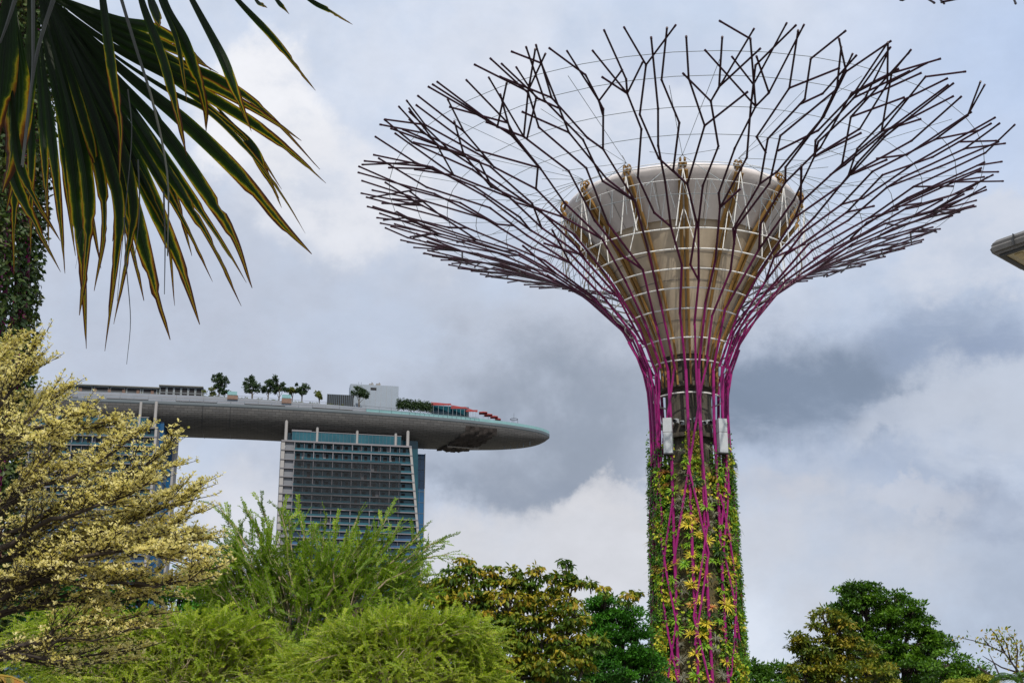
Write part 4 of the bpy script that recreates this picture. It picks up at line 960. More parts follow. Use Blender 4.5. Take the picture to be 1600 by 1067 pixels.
def feathery(name, label, Y, base_px, base_py, tips, body, ntw, tl, leaflet, nl, m, bark, seed, stem=.07, arch=.6, spread=.35, dY=1.0, up=.9, extra=0):
    """many thin arching shoots with small leaflets down both sides"""
    rs = np.random.default_rng(seed); s = mpp(Y, 950); bx = P(base_px, 1067, Y).x; base = Vector((bx, Y, 0)); root = thing(name, label, 'tree', base)
    cr, tk = MB(), MB(); B0 = np.array(P(base_px, base_py, Y)); starts, dirs, lens = [], [], []
    tk.tube([base, Vector(B0) * .5 + base * .5 + Vector((.15, 0, 0)), Vector(B0)], [stem * 2.4, stem * 2, stem * 1.8], 7)
    def shoot(a, b, r, bow):
        a, b = np.array(a), np.array(b); u = np.linspace(0, 1, 7)[:, None]; pth = a + (b - a) * u + np.array(bow) * np.sin(math.pi * u) * 1.0 + rs.normal(size=(7, 3)) * .02 * np.linalg.norm(b - a)
        pth[0] = a; pth[-1] = b
        tk.tube(pth, np.linspace(r, r * .22, 7), 5); return pth
    def along(pth, n, lo):
        seg = np.linspace(lo, 1, n) * (len(pth) - 1); i = np.minimum(seg.astype(int), len(pth) - 2); f = (seg - i)[:, None]
        return pth[i] * (1 - f) + pth[i + 1] * f, unit(pth[i + 1] - pth[i])
    tips = list(tips) + [(px + rs.uniform(-22, 22), py + rs.uniform(-14, 22)) for (px, py, *_) in tips for _ in range(extra)]
    for (px, py, *_) in tips:
        yy = Y + rs.uniform(-1.2, 1.2) * dY; e = np.array(P(px, py, yy)); pth = shoot(B0, e, stem, (0, 0, .25 * arch * abs(e[0] - B0[0])))
        q, d = along(pth, int(ntw * .10) + 5, .42)
        for k in range(len(q)): starts.append(q[k]); dirs.append(unit(d[k] + rs.normal(size=3) * spread)); lens.append(tl * rs.uniform(.5, 1.0))
        starts.append(pth[-2]); dirs.append(unit(pth[-1] - pth[-2])); lens.append(np.linalg.norm(pth[-1] - pth[-2]) * 1.25)
        starts.append(pth[-3]); dirs.append(unit(pth[-2] - pth[-3])); lens.append(np.linalg.norm(pth[-2] - pth[-3]) * 1.1)
    for (px, py, rx, ry, k) in body:
        c = np.array(P(px, py, Y)); rad = np.array((rx * s, rx * s * .8 * dY, ry * s))
        for j in range(int(ntw * k)):
            q = c + unit(rs.normal(size=3)) * rad * rs.random() ** .4; o = unit((q - B0) * np.array((1, 1, up)) + rs.normal(size=3) * spread * np.linalg.norm(q - B0) * 1.5)
            starts.append(q); dirs.append(o); lens.append(tl * rs.uniform(.6, 1.25))
            if j % 9 == 0: shoot(B0 * .35 + q * .65 + rs.normal(size=3) * .2, q, stem * .3, (0, 0, .1))
    for q, d, l in zip(starts, dirs, lens):
        u = np.linspace(0, 1, 6)[:, None]; pth = q + d * l * u + np.array((0, 0, -.22 * arch * l)) * u ** 2 + np.cross(d, (0, 0, 1)) * rs.uniform(-.15, .15) * l * np.sin(math.pi * u)
        tk.tube(pth, np.linspace(stem * .11, stem * .03, 6), 3)
        n = max(6, int(nl * l / tl)); pp, dd = along(pth, n, .04); sd = unit(np.cross(dd, np.array((0, 0, 1.0)) + rs.normal(size=3) * .5)); sg = np.where(np.arange(n) % 2 == 0, 1, -1)[:, None]
        T = unit(sd * sg * .9 + dd * .55 + rs.normal(size=(n, 3)) * .25); t = rs.random() * .6
        V, F = leaf_geo(pp, T, unit(np.cross(T, dd)) + rs.normal(size=(n, 3)) * .3, leaflet * rs.uniform(.6, 1.25, n), leaflet * .38, .1); cr.add(V, F, np.clip(t + rs.random(n) * .4, 0, 1))
    cr.build('crown', m, root); tk.build('trunk', bark, root, smooth=True); return root
M_F1 = lm('feather_green', [(.07, .16, .006), (.14, .27, .008), (.24, .39, .014), (.38, .48, .03)], .45)
M_F2 = lm('feather_yellow_green', [(.12, .21, .006), (.24, .37, .012), (.38, .50, .02), (.54, .56, .07)], .45)
feathery('feathery_tree', 'mid green feathery tree throwing long spiky shoots up in front of the hotel tower', 46, 470, 1075,
         [(342, 792), (385, 795), (408, 788), (439, 798), (467, 797), (509, 811), (540, 850), (575, 835), (609, 800), (640, 848), (687, 844), (660, 870), (701, 866), (370, 840), (420, 830), (330, 840), (300, 880), (600, 860), (358, 815), (395, 815), (452, 812), (490, 830), (525, 822), (558, 808), (590, 828), (625, 822), (655, 835), (672, 852), (310, 850), (480, 850)],
         [(400, 890, 60, 40, 1.2), (480, 895, 75, 40, 1.3), (560, 900, 70, 36, 1.1), (620, 920, 50, 36, .7), (350, 920, 60, 40, 1.5), (450, 950, 90, 45, 2.4), (560, 960, 90, 45, 2.2), (400, 990, 90, 40, 1.4), (520, 1010, 100, 40, 1.4)],
         130, .85, .092, 62, M_F1, M_PALEBARK, 21, .07)
feathery('feathery_shrub', 'yellow-green feathery shrub in the middle foreground with pale bare stems', 33, 610, 1110,
         [(560, 985), (600, 965), (650, 955), (700, 960), (735, 978), (500, 1000), (470, 1030)],
         [(640, 990, 70, 30, 3), (560, 1010, 70, 36, 3), (710, 1005, 70, 36, 3), (620, 1040, 110, 34, 4), (500, 1045, 60, 32, 2), (735, 1052, 45, 30, 2), (640, 1070, 150, 26, 3), (730, 1078, 70, 22, 2), (500, 1080, 100, 24, 2)],
         185, .6, .056, 54, M_F2, M_PALEBARK, 22, .045, arch=1.2, extra=4, spread=.55)
feathery('feathery_shrub', 'yellow-green feathery shrub at the lower left, under the cream-leaved tree', 34, 300, 1110,
         [(250, 975), (300, 965), (350, 962), (400, 985), (440, 1010), (200, 985), (150, 965), (100, 985)],
         [(330, 995, 80, 32, 3), (230, 1000, 80, 34, 3), (130, 990, 80, 36, 3), (400, 1030, 60, 34, 2.4), (280, 1040, 110, 34, 4), (150, 1045, 100, 36, 3), (60, 1010, 50, 50, 1.6), (330, 1070, 140, 24, 2), (160, 1080, 160, 22, 3), (420, 1075, 60, 30, 1.5)],
         185, .6, .056, 54, M_F2, M_PALEBARK, 23, .045, arch=1.2, extra=4, spread=.55)
# thin half-bare tree and the small palm at the right edge
root = thing('sparse_tree', 'thin half-bare tree with scattered brown leaves at the right edge', 'tree', (P(1600, 1067, 70).x, 70, 0))
tk, cr = MB(), MB(); Y = 70
b0 = Vector(root.location)
tk.tube([b0, P(1603, 1067, Y) - Vector((0, 0, .5)), P(1588, 1045, Y)], [.16, .11, .07], 6)
tw = [[(1588, 1045), (1570, 1020), (1545, 1008), (1520, 1000), (1491, 994)], [(1580, 1034), (1572, 1005), (1560, 985)], [(1588, 1045), (1590, 1015), (1585, 1000), (1575, 990)], [(1600, 1050), (1602, 1020), (1596, 1000)], [(1590, 1050), (1565, 1042), (1545, 1030), (1535, 1024)],
      [(1545, 1055), (1530, 1042), (1532, 1036)], [(1588, 1058), (1560, 1062), (1540, 1048), (1528, 1040)], [(1570, 1020), (1555, 990), (1548, 983)], [(1545, 1008), (1535, 995)], [(1565, 1062), (1553, 1035), (1545, 1020)]]
for k, t in enumerate(tw):
    pts = [P(x, y, Y + .25 * math.sin(k * 2 + i)) for i, (x, y) in enumerate(t)]; tk.tube(pts, np.linspace(.05, .012, len(pts)), 5)
    if k in (4, 5, 6, 9): continue
    for a, b in zip(pts[:-1], pts[1:]):
        n = 30 if k != 0 else 13; q = np.array([a.lerp(b, random.random()) for _ in range(n)]) + rng.normal(size=(n, 3)) * .2; d = unit(rng.normal(size=(n, 3)) * .7 + np.array((0, 0, -.7)))
        V, F = leaf_geo(q, d, rand_dirs(n), rng.uniform(.12, .26, n), .10, .1); cr.add(V, F, .35 + .6 * rng.random(n))
cr.build('crown', M_L2, root); tk.build('trunk', M_BARKD, root, smooth=True)
def small_palm(label, px, py, Y, nf, L, m, seed, name='small_palm', up0=1.0):
    rs = np.random.default_rng(seed); hub = P(px, py, Y); root = thing(name, label, 'palm', (hub.x, Y, 0)); mb = MB(); mb.tube([root.location, hub.lerp(root.location, .5) + Vector((.05, 0, 0)), hub], [.13, .10, .08], 7); mb.build('trunk', M_BARK, root, smooth=True)
    for f in range(nf):
        a = f * 2.4 + rs.uniform(-.2, .2); el = up0 * rs.uniform(.5, 1.2); p = np.array(hub); pts = []
        for k in range(9): pts.append(p.copy()); p = p + np.array((math.cos(a) * math.cos(el), math.sin(a) * math.cos(el), math.sin(el))) * L / 8; el -= .24
        pts = np.array(pts); mb = MB(); mb.tube(pts, np.linspace(.025, .006, 9), 4); n = 60; seg = np.linspace(.8, 7.95, n); i = seg.astype(int); fr = (seg - i)[:, None]; q = pts[i] * (1 - fr) + pts[np.minimum(i + 1, 8)] * fr; d = unit(pts[np.minimum(i + 1, 8)] - pts[i] + 1e-6)
        sd = unit(np.cross(d, (0, 0, 1.0))); sg = np.where(np.arange(n) % 2 == 0, 1, -1)[:, None]; V, F = leaf_geo(q, unit(sd * sg + d * .6 + np.array((0, 0, -.35))), np.tile((0, 0, 1.0), (n, 1)), L * .30 * np.sin(np.linspace(.5, 2.9, n)) + .05, .035, .2, .3)
        mb.add(V, F, rs.random(n)); mb.build('frond', m, root)
small_palm('small dark palm crown rising into the bottom right corner', 1590, 1066, 60, 14, 1.5, M_L1, 4)
broadleaf('flowering_shrub', 'pale lime shrub tops peeping over the bottom edge on the right', 1510, 66, [(1490, 1068, 14, 6), (1535, 1066, 22, 8), (1512, 1072, 22, 6)], .16, lm('leaf_pale_lime', [(.16, .20, .02), (.30, .32, .03), (.42, .40, .06)], .3), M_BARK, 1.2, 40, .3, cat='shrub', seed=12, tr_r=.08)
# ------------------------------------------------------------------ cream-leaved tiered tree at the left
M_CREAM = mat('cream_leaf', [(.20, .23, .03), (.60, .53, .12), (.82, .73, .27), (.90, .83, .43)], .5, tint=True, transl=.55, spec=.35)
CT_Y = 18.0
def cream_tree():
    rs = np.random.default_rng(91); rr = random.Random(91)
    tp = P(-85, 1067, CT_Y); base = Vector((tp.x, CT_Y, 0))
    root = thing('tiered_tree', 'cream and yellow variegated tree spreading flat tiers of fine dark twigs from the left edge', 'tree', base)
    tk, cr = MB(), MB()
    top = P(-70, 600, CT_Y)
    axis = [base, P(-88, 1000, CT_Y), P(-80, 850, CT_Y + .1), P(-74, 720, CT_Y), top]
    tk.tube(axis, [.17, .15, .12, .09, .05], 8)
    limbs = [  # picture paths of the limbs the photograph shows, with a sideways drift in depth
        ([(-82, 960), (0, 927), (34, 908), (84, 888), (140, 879), (197, 871), (245, 848), (290, 820), (335, 794)], .5, .055),
        ([(-82, 965), (0, 934), (70, 905), (126, 910), (197, 908), (225, 915), (281, 913), (335, 898), (362, 884)], -.6, .05),
        ([(-86, 1045), (0, 1022), (37, 1009), (76, 1005), (97, 981), (135, 974), (197, 975), (255, 960)], -.4, .05),
        ([(-86, 1050), (20, 1025), (93, 1031), (170, 1022), (225, 1015)], .6, .04),
        ([(-76, 850), (0, 801), (34, 767), (50, 753), (112, 742), (169, 714), (205, 693), (230, 676)], .2, .055),
        ([(-74, 780), (0, 720), (42, 650), (74, 624), (98, 610)], .4, .04),
        ([(-78, 870), (40, 815), (110, 775), (155, 759), (211, 742), (255, 719), (288, 698)], -.5, .045),
        ([(-80, 900), (60, 852), (150, 830), (239, 801), (290, 781), (340, 771)], .1, .045),
        ([(-74, 740), (-20, 660), (20, 600), (50, 566)], -.2, .04),
        ([(-78, 860), (0, 800), (60, 740), (100, 690), (140, 660), (195, 655)], .8, .045),
        ([(-80, 900), (20, 860), (120, 845), (210, 838), (290, 840), (348, 832)], .9, .045),
        ([(-80, 880), (20, 840), (90, 800), (140, 790), (200, 772), (262, 742)], -.9, .045),
        ([(-82, 930), (40, 890), (120, 865), (220, 850), (300, 857), (335, 853)], -1.1, .04),
        ([(-74, 720), (-30, 640), (0, 570), (16, 535)], .3, .035),
        ([(-74, 720), (0, 680), (40, 665), (80, 655), (112, 640)], -.7, .035),
        ([(-84, 985), (20, 955), (90, 935), (150, 925), (210, 930), (252, 925)], .2, .04),
    ]
    L_P, L_T, L_N, L_L, L_t = [], [], [], [], []
    def rosette_at(p, d, size, tint):
        n = rr.choice((3, 3, 4, 5))
        a0 = rr.random() * 6.28; up = np.array((0, 0, 1.0)) * .75 + d * .6; up /= np.linalg.norm(up)
        s1 = np.cross(up, (0.3, .9, .1)); s1 /= np.linalg.norm(s1); s2 = np.cross(up, s1)
        for k in range(n):
            a = a0 + k * 6.283 / n; e = rr.uniform(.35, .95)
            t = (s1 * math.cos(a) + s2 * math.sin(a)) * math.cos(e) + up * math.sin(e)
            L_P.append(p); L_T.append(t); L_N.append(up); L_L.append(size * rr.uniform(.65, 1.25)); L_t.append(min(1, max(0, tint + rr.uniform(-.25, .25))))
    def zig(a, d, l, n, bend, lift):
        pts = [np.array(a)]; d = d / np.linalg.norm(d)
        for k in range(n):
            side = np.cross(d, (0, 0, 1)); dd = d + side * ((-1) ** k) * bend + np.array((0, 0, lift)) + rs.normal(size=3) * .06
            pts.append(pts[-1] + dd / np.linalg.norm(dd) * l / n)
        return pts
    def twig(a, d, l, sparse):
        pts = zig(a, d, l, 4, .22, .06); tk.tube(pts, np.linspace(.0075, .0032, 5), 3)
        for k in range(1, 5):
            if rr.random() < sparse: rosette_at(pts[k] * .5 + pts[k - 1] * .5 + rs.normal(size=3) * .02, d, rr.uniform(.034, .051), rr.uniform(.3, .95))
            if rr.random() < sparse: rosette_at(pts[k], d, rr.uniform(.036, .054), rr.uniform(.3, .95))
            if rr.random() < sparse * .75:
                m = (pts[k] + pts[k - 1]) / 2; o = unit(d + rs.normal(size=3) * .8 + np.array((0, 0, .3))); e = m + o * rr.uniform(.05, .11); tk.tube([m, e], [.003, .002], 3); rosette_at(e, o, rr.uniform(.034, .051), rr.uniform(.25, .9))
    limbs = [([((x * .89 if x > 0 else x), (y + 10 if y < 900 and x > 0 else y)) for x, y in p_], d_, r_) for p_, d_, r_ in limbs]
    for path, drift, r0 in list(limbs):                 # thinner companions that fill the sprays between the main limbs
        for _ in range(1):
            dx, dy = rr.uniform(-26, 4), rr.uniform(-22, 22)
            limbs.append(([path[0]] + [(x + dx * (i / len(path)), y + dy * min(1, i / 2) + rr.uniform(-5, 5)) for i, (x, y) in enumerate(path[1:])], drift + rr.uniform(-.8, .8), r0 * .5))
    for path, drift, r0 in limbs:
        n = len(path); pts = [np.array(P(x, y, CT_Y + drift * (i / (n - 1)) ** .8 * 1.4)) for i, (x, y) in enumerate(path)]
        fine = []
        for a, b in zip(pts[:-1], pts[1:]):
            for q in (0, .5): fine.append(a + (b - a) * q + (rs.normal(size=3) * .018 if q else 0))
        fine.append(pts[-1]); m = len(fine); tk.tube(fine, np.linspace(r0, .007, m), 6)
        low = path[-1][1] > 915
        for i in range(2, m):
            dl = fine[i] - fine[i - 1]; L = np.linalg.norm(dl); d = dl / L; frac = i / m
            for _ in range(max(1, int(L / .105))):
                a = fine[i - 1] + dl * rr.random(); sgn = rr.choice((-1, 1)); ang = rr.uniform(.2, .85)
                h = np.array((d[0] * math.cos(ang) - sgn * d[1] * math.sin(ang), d[1] * math.cos(ang) + sgn * d[0] * math.sin(ang), d[2] * .8 + rr.uniform(-.22, .34)))
                l = rr.uniform(.3, .9) * (1.05 - .72 * frac); br = zig(a, h, l, 5, .16, .03); tk.tube(br, np.linspace(.011 * (1.3 - frac), .004, 6), 4)
                sp = (.40 if low else .66) * min(1, .25 + frac * 1.3)
                for k in range(1, 6):
                    o = unit(np.array(br[k]) - np.array(br[k - 1]))
                    for sg in (-1, 1):
                        if rr.random() < .62:
                            an = rr.uniform(.25, .8) * sg; h2 = np.array((o[0] * math.cos(an) - o[1] * math.sin(an), o[1] * math.cos(an) + o[0] * math.sin(an), o[2] + rr.uniform(-.2, .38)))
                            twig(br[k], unit(h2), rr.uniform(.14, .30) * (1.1 - .4 * frac), sp)
                twig(br[-1], unit(np.array(br[-1]) - np.array(br[-2])), .3, sp)
        twig(fine[-1], unit(fine[-1] - fine[-2]), .35, .9)
    V, F = leaf_geo(np.array(L_P), np.array(L_T), np.array(L_N), np.array(L_L), np.array(L_L) * .52, .12, .6)
    cr.add(V, F, np.array(L_t)); cr.build('crown', M_CREAM, root); tk.build('trunk', M_BARKD, root, smooth=True)
    print('cream leaves', len(L_P))
cream_tree()
small_palm('small palm with orange-tinged fronds in the bottom left corner', -62, 1088, 12, 9, .75, lm('frond_orange', [(.10, .12, .01), (.30, .20, .02), (.36, .16, .02)], .3), 8, up0=.7)

# ------------------------------------------------------------------ fan palm hanging in at the upper left, four metres away
def palm_material():
    m = bpy.data.materials.new('palm_leaf'); m.use_nodes = True; t = m.node_tree; t.nodes.clear(); N = t.nodes.new; L = t.links.new
    out = N('ShaderNodeOutputMaterial'); b = N('ShaderNodeBsdfPrincipled'); uv = N('ShaderNodeUVMap'); uv.uv_map = 'uv'; sp = N('ShaderNodeSeparateXYZ'); L(uv.outputs[0], sp.inputs[0])
    def M(op, a, c=None, cl=False):
        n = N('ShaderNodeMath'); n.operation = op; n.use_clamp = cl
        for i, x in enumerate((a, c)):
            if x is None: continue
            if isinstance(x, (int, float)): n.inputs[i].default_value = x
            else: L(x, n.inputs[i])
        return n.outputs[0]
    co = N('ShaderNodeTexCoord'); nz = N('ShaderNodeTexNoise'); nz.inputs['Scale'].default_value = 26; nz.inputs['Detail'].default_value = 5; nz.inputs['Roughness'].default_value = .65; L(co.outputs['Object'], nz.inputs['Vector'])
    n2 = N('ShaderNodeTexNoise'); n2.inputs['Scale'].default_value = 5; n2.inputs['Detail'].default_value = 3; L(co.outputs['Object'], n2.inputs['Vector'])
    e = M('ABSOLUTE', M('SUBTRACT', sp.outputs[0], .5)); e = M('MULTIPLY', e, 2.0)                  # 0 at midrib, 1 at margin
    e = M('ADD', e, M('MULTIPLY', M('SUBTRACT', nz.outputs['Fac'], .5), .55)); e = M('ADD', e, M('MULTIPLY', M('SUBTRACT', n2.outputs['Fac'], .5), .9))
    along = M('MULTIPLY', M('SUBTRACT', sp.outputs[1], .50), 1.25); e = M('ADD', M('MULTIPLY', e, .62), along)       # dieback creeps in toward the tip
    r = N('ShaderNodeValToRGB'); L(e, r.inputs[0]); el = r.color_ramp.elements
    stops = [(0.0, (.007, .016, .003)), (.38, (.012, .034, .003)), (.50, (.07, .11, .005)), (.57, (.40, .33, .012)), (.65, (.40, .19, .010)), (.72, (.20, .07, .008)), (.83, (.06, .022, .009))]
    while len(el) < len(stops): el.new(.5)
    for i, (p_, c_) in enumerate(stops): el[i].position = p_; el[i].color = (*c_, 1)
    wv = N('ShaderNodeTexWave'); wv.inputs['Scale'].default_value = 1.0; wv.bands_direction = 'X'; mp = N('ShaderNodeMapping'); mp.inputs['Scale'].default_value = (2.6, .02, 1); L(uv.outputs[0], mp.inputs[0]); L(mp.outputs[0], wv.inputs['Vector'])
    mul = N('ShaderNodeMix'); mul.data_type = 'RGBA'; mul.blend_type = 'MULTIPLY'; mul.inputs[0].default_value = .45; L(r.outputs[0], mul.inputs[6]); L(wv.outputs['Color'], mul.inputs[7])
    bp = N('ShaderNodeBump'); bp.inputs['Strength'].default_value = .35; bp.inputs['Distance'].default_value = .004; L(wv.outputs['Fac'], bp.inputs['Height']); L(bp.outputs[0], b.inputs['Normal'])
    L(mul.outputs[2], b.inputs['Base Color']); b.inputs['Roughness'].default_value = .40; b.inputs['Specular IOR Level'].default_value = .2
    tr = N('ShaderNodeBsdfTranslucent'); tg = N('ShaderNodeMix'); tg.data_type = 'RGBA'; tg.blend_type = 'ADD'; tg.inputs[0].default_value = 1.0; L(r.outputs[0], tg.inputs[6]); L(r.outputs[0], tg.inputs[7]); L(tg.outputs[2], tr.inputs['Color']); mx = N('ShaderNodeMixShader'); mx.inputs[0].default_value = .5
    L(b.outputs[0], mx.inputs[1]); L(tr.outputs[0], mx.inputs[2]); L(mx.outputs[0], out.inputs['Surface']); return m
M_PALM = palm_material()
M_PETI = mat('palm_midrib', (.032, .034, .024), .4, var=.3, scale=8)
PY = 4.0
# segments: (root px, bends..., tip), width px, depth offset at root and tip in metres, ragged tip
FAN1 = [
    ([(70, -10), (190, 75), (300, 128), (400, 185), (470, 235), (528, 284)], 27, 0, -.15), ([(70, -10), (180, 100), (285, 187), (370, 268), (440, 350), (487, 397)], 26, .03, -.1),
    ([(70, -10), (170, 80), (260, 140), (330, 178), (400, 250), (445, 312), (477, 365)], 10, .05, 0), ([(72, -10), (170, 110), (255, 205), (322, 300), (365, 370), (394, 450)], 25, 0, -.05),
    ([(72, -10), (160, 120), (235, 240), (290, 330), (335, 415), (370, 498)], 27, .03, 0), ([(70, -10), (140, 120), (200, 230), (247, 335), (285, 425), (312, 507)], 30, .0, .05),
    ([(70, -10), (130, 120), (180, 240), (215, 350), (242, 450), (266, 531)], 30, .02, .05), ([(66, -10), (122, 130), (160, 250), (176, 340), (164, 440), (146, 556)], 30.9, -.05, -.02), ([(68, -10), (132, 130), (186, 250), (196, 330), (180, 420), (158, 520)], 30.9, -.03, .0), ([(64, -10), (108, 130), (140, 250), (150, 340), (146, 430), (140, 500)], 30.9, -.02, .02),
    ([(64, -10), (95, 120), (110, 220), (122, 340), (132, 440), (135, 545)], 24, .0, .1), ([(80, -10), (200, 60), (280, 100), (350, 130), (420, 180), (500, 265)], 20, .07, .05),
    ([(70, -10), (170, 120), (235, 215), (300, 310), (350, 385), (385, 442)], 17, .10, .1), ([(70, -10), (150, 130), (200, 240), (232, 300), (262, 370), (273, 478)], 15, .08, .12),
    ([(74, -10), (190, 50), (262, 80), (322, 115), (371, 150)], 24, .05, .05), ([(70, -10), (145, 95), (215, 190), (255, 260), (282, 330), (300, 400)], 22, .12, .12),
    ([(66, -10), (110, 120), (150, 220), (185, 300), (205, 380), (225, 470)], 24, .12, .14), ([(62, -10), (75, 80), (95, 160), (118, 260), (142, 330), (158, 420)], 22, .1, .1),
    ([(75, -10), (180, 30), (240, 45), (290, 75), (330, 110)], 22, .1, .1), ([(75, -10), (200, 78), (268, 122), (330, 172), (392, 226), (440, 296)], 13, .12, .1)]
FAN2 = [
    ([(20, -60), (10, 60), (2, 150), (-8, 240)], 46, -.2, -.15), ([(10, -60), (20, 60), (24, 140), (18, 240), (4, 300)], 44, -.1, -.1), ([(14, 120), (20, 220), (32, 285), (72, 360), (111, 428)], 24, -.05, -.25),
    ([(60, 60), (68, 150), (76, 240), (84, 340), (91, 442)], 22, .2, .2), ([(20, 60), (26, 170), (25, 280), (22, 350), (22, 428)], 16, .1, .1), ([(44, 60), (48, 150), (49, 240), (48, 320), (48, 398)], 14, .25, .25),
    ([(45, -60), (50, 60), (40, 160), (30, 240), (10, 330)], 30, .0, .0), ([(78, 40), (88, 120), (98, 200), (106, 300), (118, 400)], 18, .22, .22)]
FAN3 = [
    ([(215, -60), (221, 0), (255, 94), (277, 180), (292, 244)], 15, -.5, -.4), ([(155, -60), (161, 0), (176, 112), (188, 200), (187, 286)], 16, -.5, -.45), ([(240, -60), (260, 10), (285, 60), (304, 110), (320, 165), (322, 206)], 20, -.2, -.1),
    ([(270, -60), (300, 0), (345, 85), (362, 128), (378, 170), (393, 206)], 15, -.6, -.6), ([(330, -50), (371, 0), (424, 56), (462, 103), (493, 142)], 11, -.6, -.6), ([(420, -50), (484, 0), (515, 17), (551, 39)], 8, -.6, -.6), ([(405, -40), (432, 0), (442, 12), (452, 23)], 7, -.6, -.6), ([(380, -40), (400, 0), (410, 8), (418, 13)], 6, -.6, -.6),
    ([(225, -40), (236, 0), (247, 30), (248, 44)], 15, -.3, -.3), ([(240, 165), (255, 200), (270, 225), (285, 262)], 14, .2, .2), ([(337, 165), (362, 195), (397, 232), (420, 280), (440, 325)], 13, .15, .15), ([(380, 222), (392, 228), (410, 262), (436, 310)], 17, .1, .1), ([(240, -40), (250, 0), (275, 60), (288, 128), (292, 160)], 8, -.4, -.4)]
STEMS = [([(184, -20), (210, 67), (240, 165), (262, 277), (262, 400)], 5, -.7), ([(90, -20), (56, 94), (34, 259)], 7, -.7), ([(30, -20), (14, 30), (0, 68)], 7, -.7), ([(52, -20), (52, 60), (50, 130), (36, 262)], 6, -.75), ([(200, 140), (206, 210), (196, 330), (183, 470)], 2.2, -.3), ([(194, 340), (198, 420), (204, 500), (198, 569)], 2.0, -.3), ([(216, 250), (218, 330), (210, 410)], 2.5, -.3), ([(120, 380), (128, 360), (118, 420)], 1.0, .0), ([(256, 300), (258, 380), (257, 460)], 3, -.2)]
def catmull(pts, n):
    pts = [np.array(p, float) for p in pts]; P_ = [2 * pts[0] - pts[1]] + pts + [2 * pts[-1] - pts[-2]]; out = []
    k = len(pts) - 1
    for u in np.linspace(0, k - 1e-6, n):
        i = int(u); t = u - i; a, b, c, d = P_[i:i + 4]
        out.append(.5 * ((2 * b) + (c - a) * t + (2 * a - 5 * b + 4 * c - d) * t * t + (3 * b - a - 3 * c + d) * t ** 3))
    return np.array(out)
palm = thing('fan_palm', 'dark fan palm with ragged browning leaf tips hanging in at the upper left', 'palm', (-2.6, PY, 0))
pr = random.Random(3)
def segment(mb, uvs, path, wpx, d0, d1):
    n = 44; px = catmull(path, n); s = mpp(PY, 200); Q = []
    wob = pr.uniform(0, 6)
    for i in range(n):
        u = i / (n - 1); Q.append(P(px[i, 0], px[i, 1], PY + d0 + (d1 - d0) * u + .05 * math.sin(u * 3 + wob)))
    Q = np.array(Q); T = unit(np.gradient(Q, axis=0)); view = unit(Q - np.array((0, 0, EYE))); S = unit(np.cross(T, view)); Nn = np.cross(S, T)
    V, uv = [], []; cut = [pr.uniform(.90, .99), pr.uniform(.90, .99)]; rag = [1.0, 1.0]; tw = pr.uniform(-.5, .5)
    for i in range(n):
        u = i / (n - 1); wdt = wpx * s / 2 * min(1, .22 + 1.9 * u) * (1 if u < .55 else max(.03, 1 - ((u - .55) / .45) ** 1.5 * .94))
        for j in (0, 1):
            if u > .62 and pr.random() < .24: rag[j] = pr.uniform(.52, 1.0)
        c, sn = math.cos(tw * u), math.sin(tw * u); side = S[i] * c + Nn[i] * sn; nn = Nn[i] * c - S[i] * sn
        for k, e in enumerate((-1, -.5, 0, .5, 1)):
            w = wdt * e * (rag[0] if e < 0 else rag[1]); V.append(Q[i] + side * w + nn * abs(e) * wdt * .55); uv.append(((e + 1) / 2, u))
    F = [(i * 5 + k, i * 5 + k + 1, (i + 1) * 5 + k + 1, (i + 1) * 5 + k) for i in range(n - 1) for k in range(4)]
    mb.add(np.array(V), F); uvs += uv
for fan in (FAN1, FAN2, FAN3):
    mb, uvs = MB(), []
    for path, w, d0, d1 in fan:
        if 19 <= w <= 31 and len(path) > 4 and (w == 30.9 or pr.random() < .35):            # the blade has split lengthwise into two ragged strips
            odd = pr.choice((-1, 1))
            for sgn in (-1, 1):
                k_ = pr.uniform(.84, 1.0); q = []
                for i, (x, y) in enumerate(path):
                    (xa, ya), (xb, yb) = path[max(0, i - 1)], path[min(len(path) - 1, i + 1)]; l_ = math.hypot(xb - xa, yb - ya); o_ = sgn * w * (.12 + .42 * i / (len(path) - 1)); q.append((x - (yb - ya) / l_ * o_, y + (xb - xa) / l_ * o_))
                k_ = pr.uniform(.62, .90) if sgn == odd else pr.uniform(.92, 1.0); cq = catmull(q, 60)[:int(60 * k_)]; q = [tuple(cq[j]) for j in np.linspace(0, len(cq) - 1, len(path)).astype(int)]; segment(mb, uvs, q, w * pr.uniform(.5, .7), d0 + sgn * .012, d1 + sgn * .03)
        else: segment(mb, uvs, path, w * .88, d0, d1)
    mb.build('frond', M_PALM, palm, uv=np.array(uvs))
mb = MB()
for path, w, d in STEMS:
    px = catmull(path, 16); mb = MB(); mb.tube([P(x, y, PY + d) for x, y in px], np.linspace(1, .35, 16) * w * mpp(PY, 200) / 2, 5); mb.build('midrib_strip', M_PETI, palm)
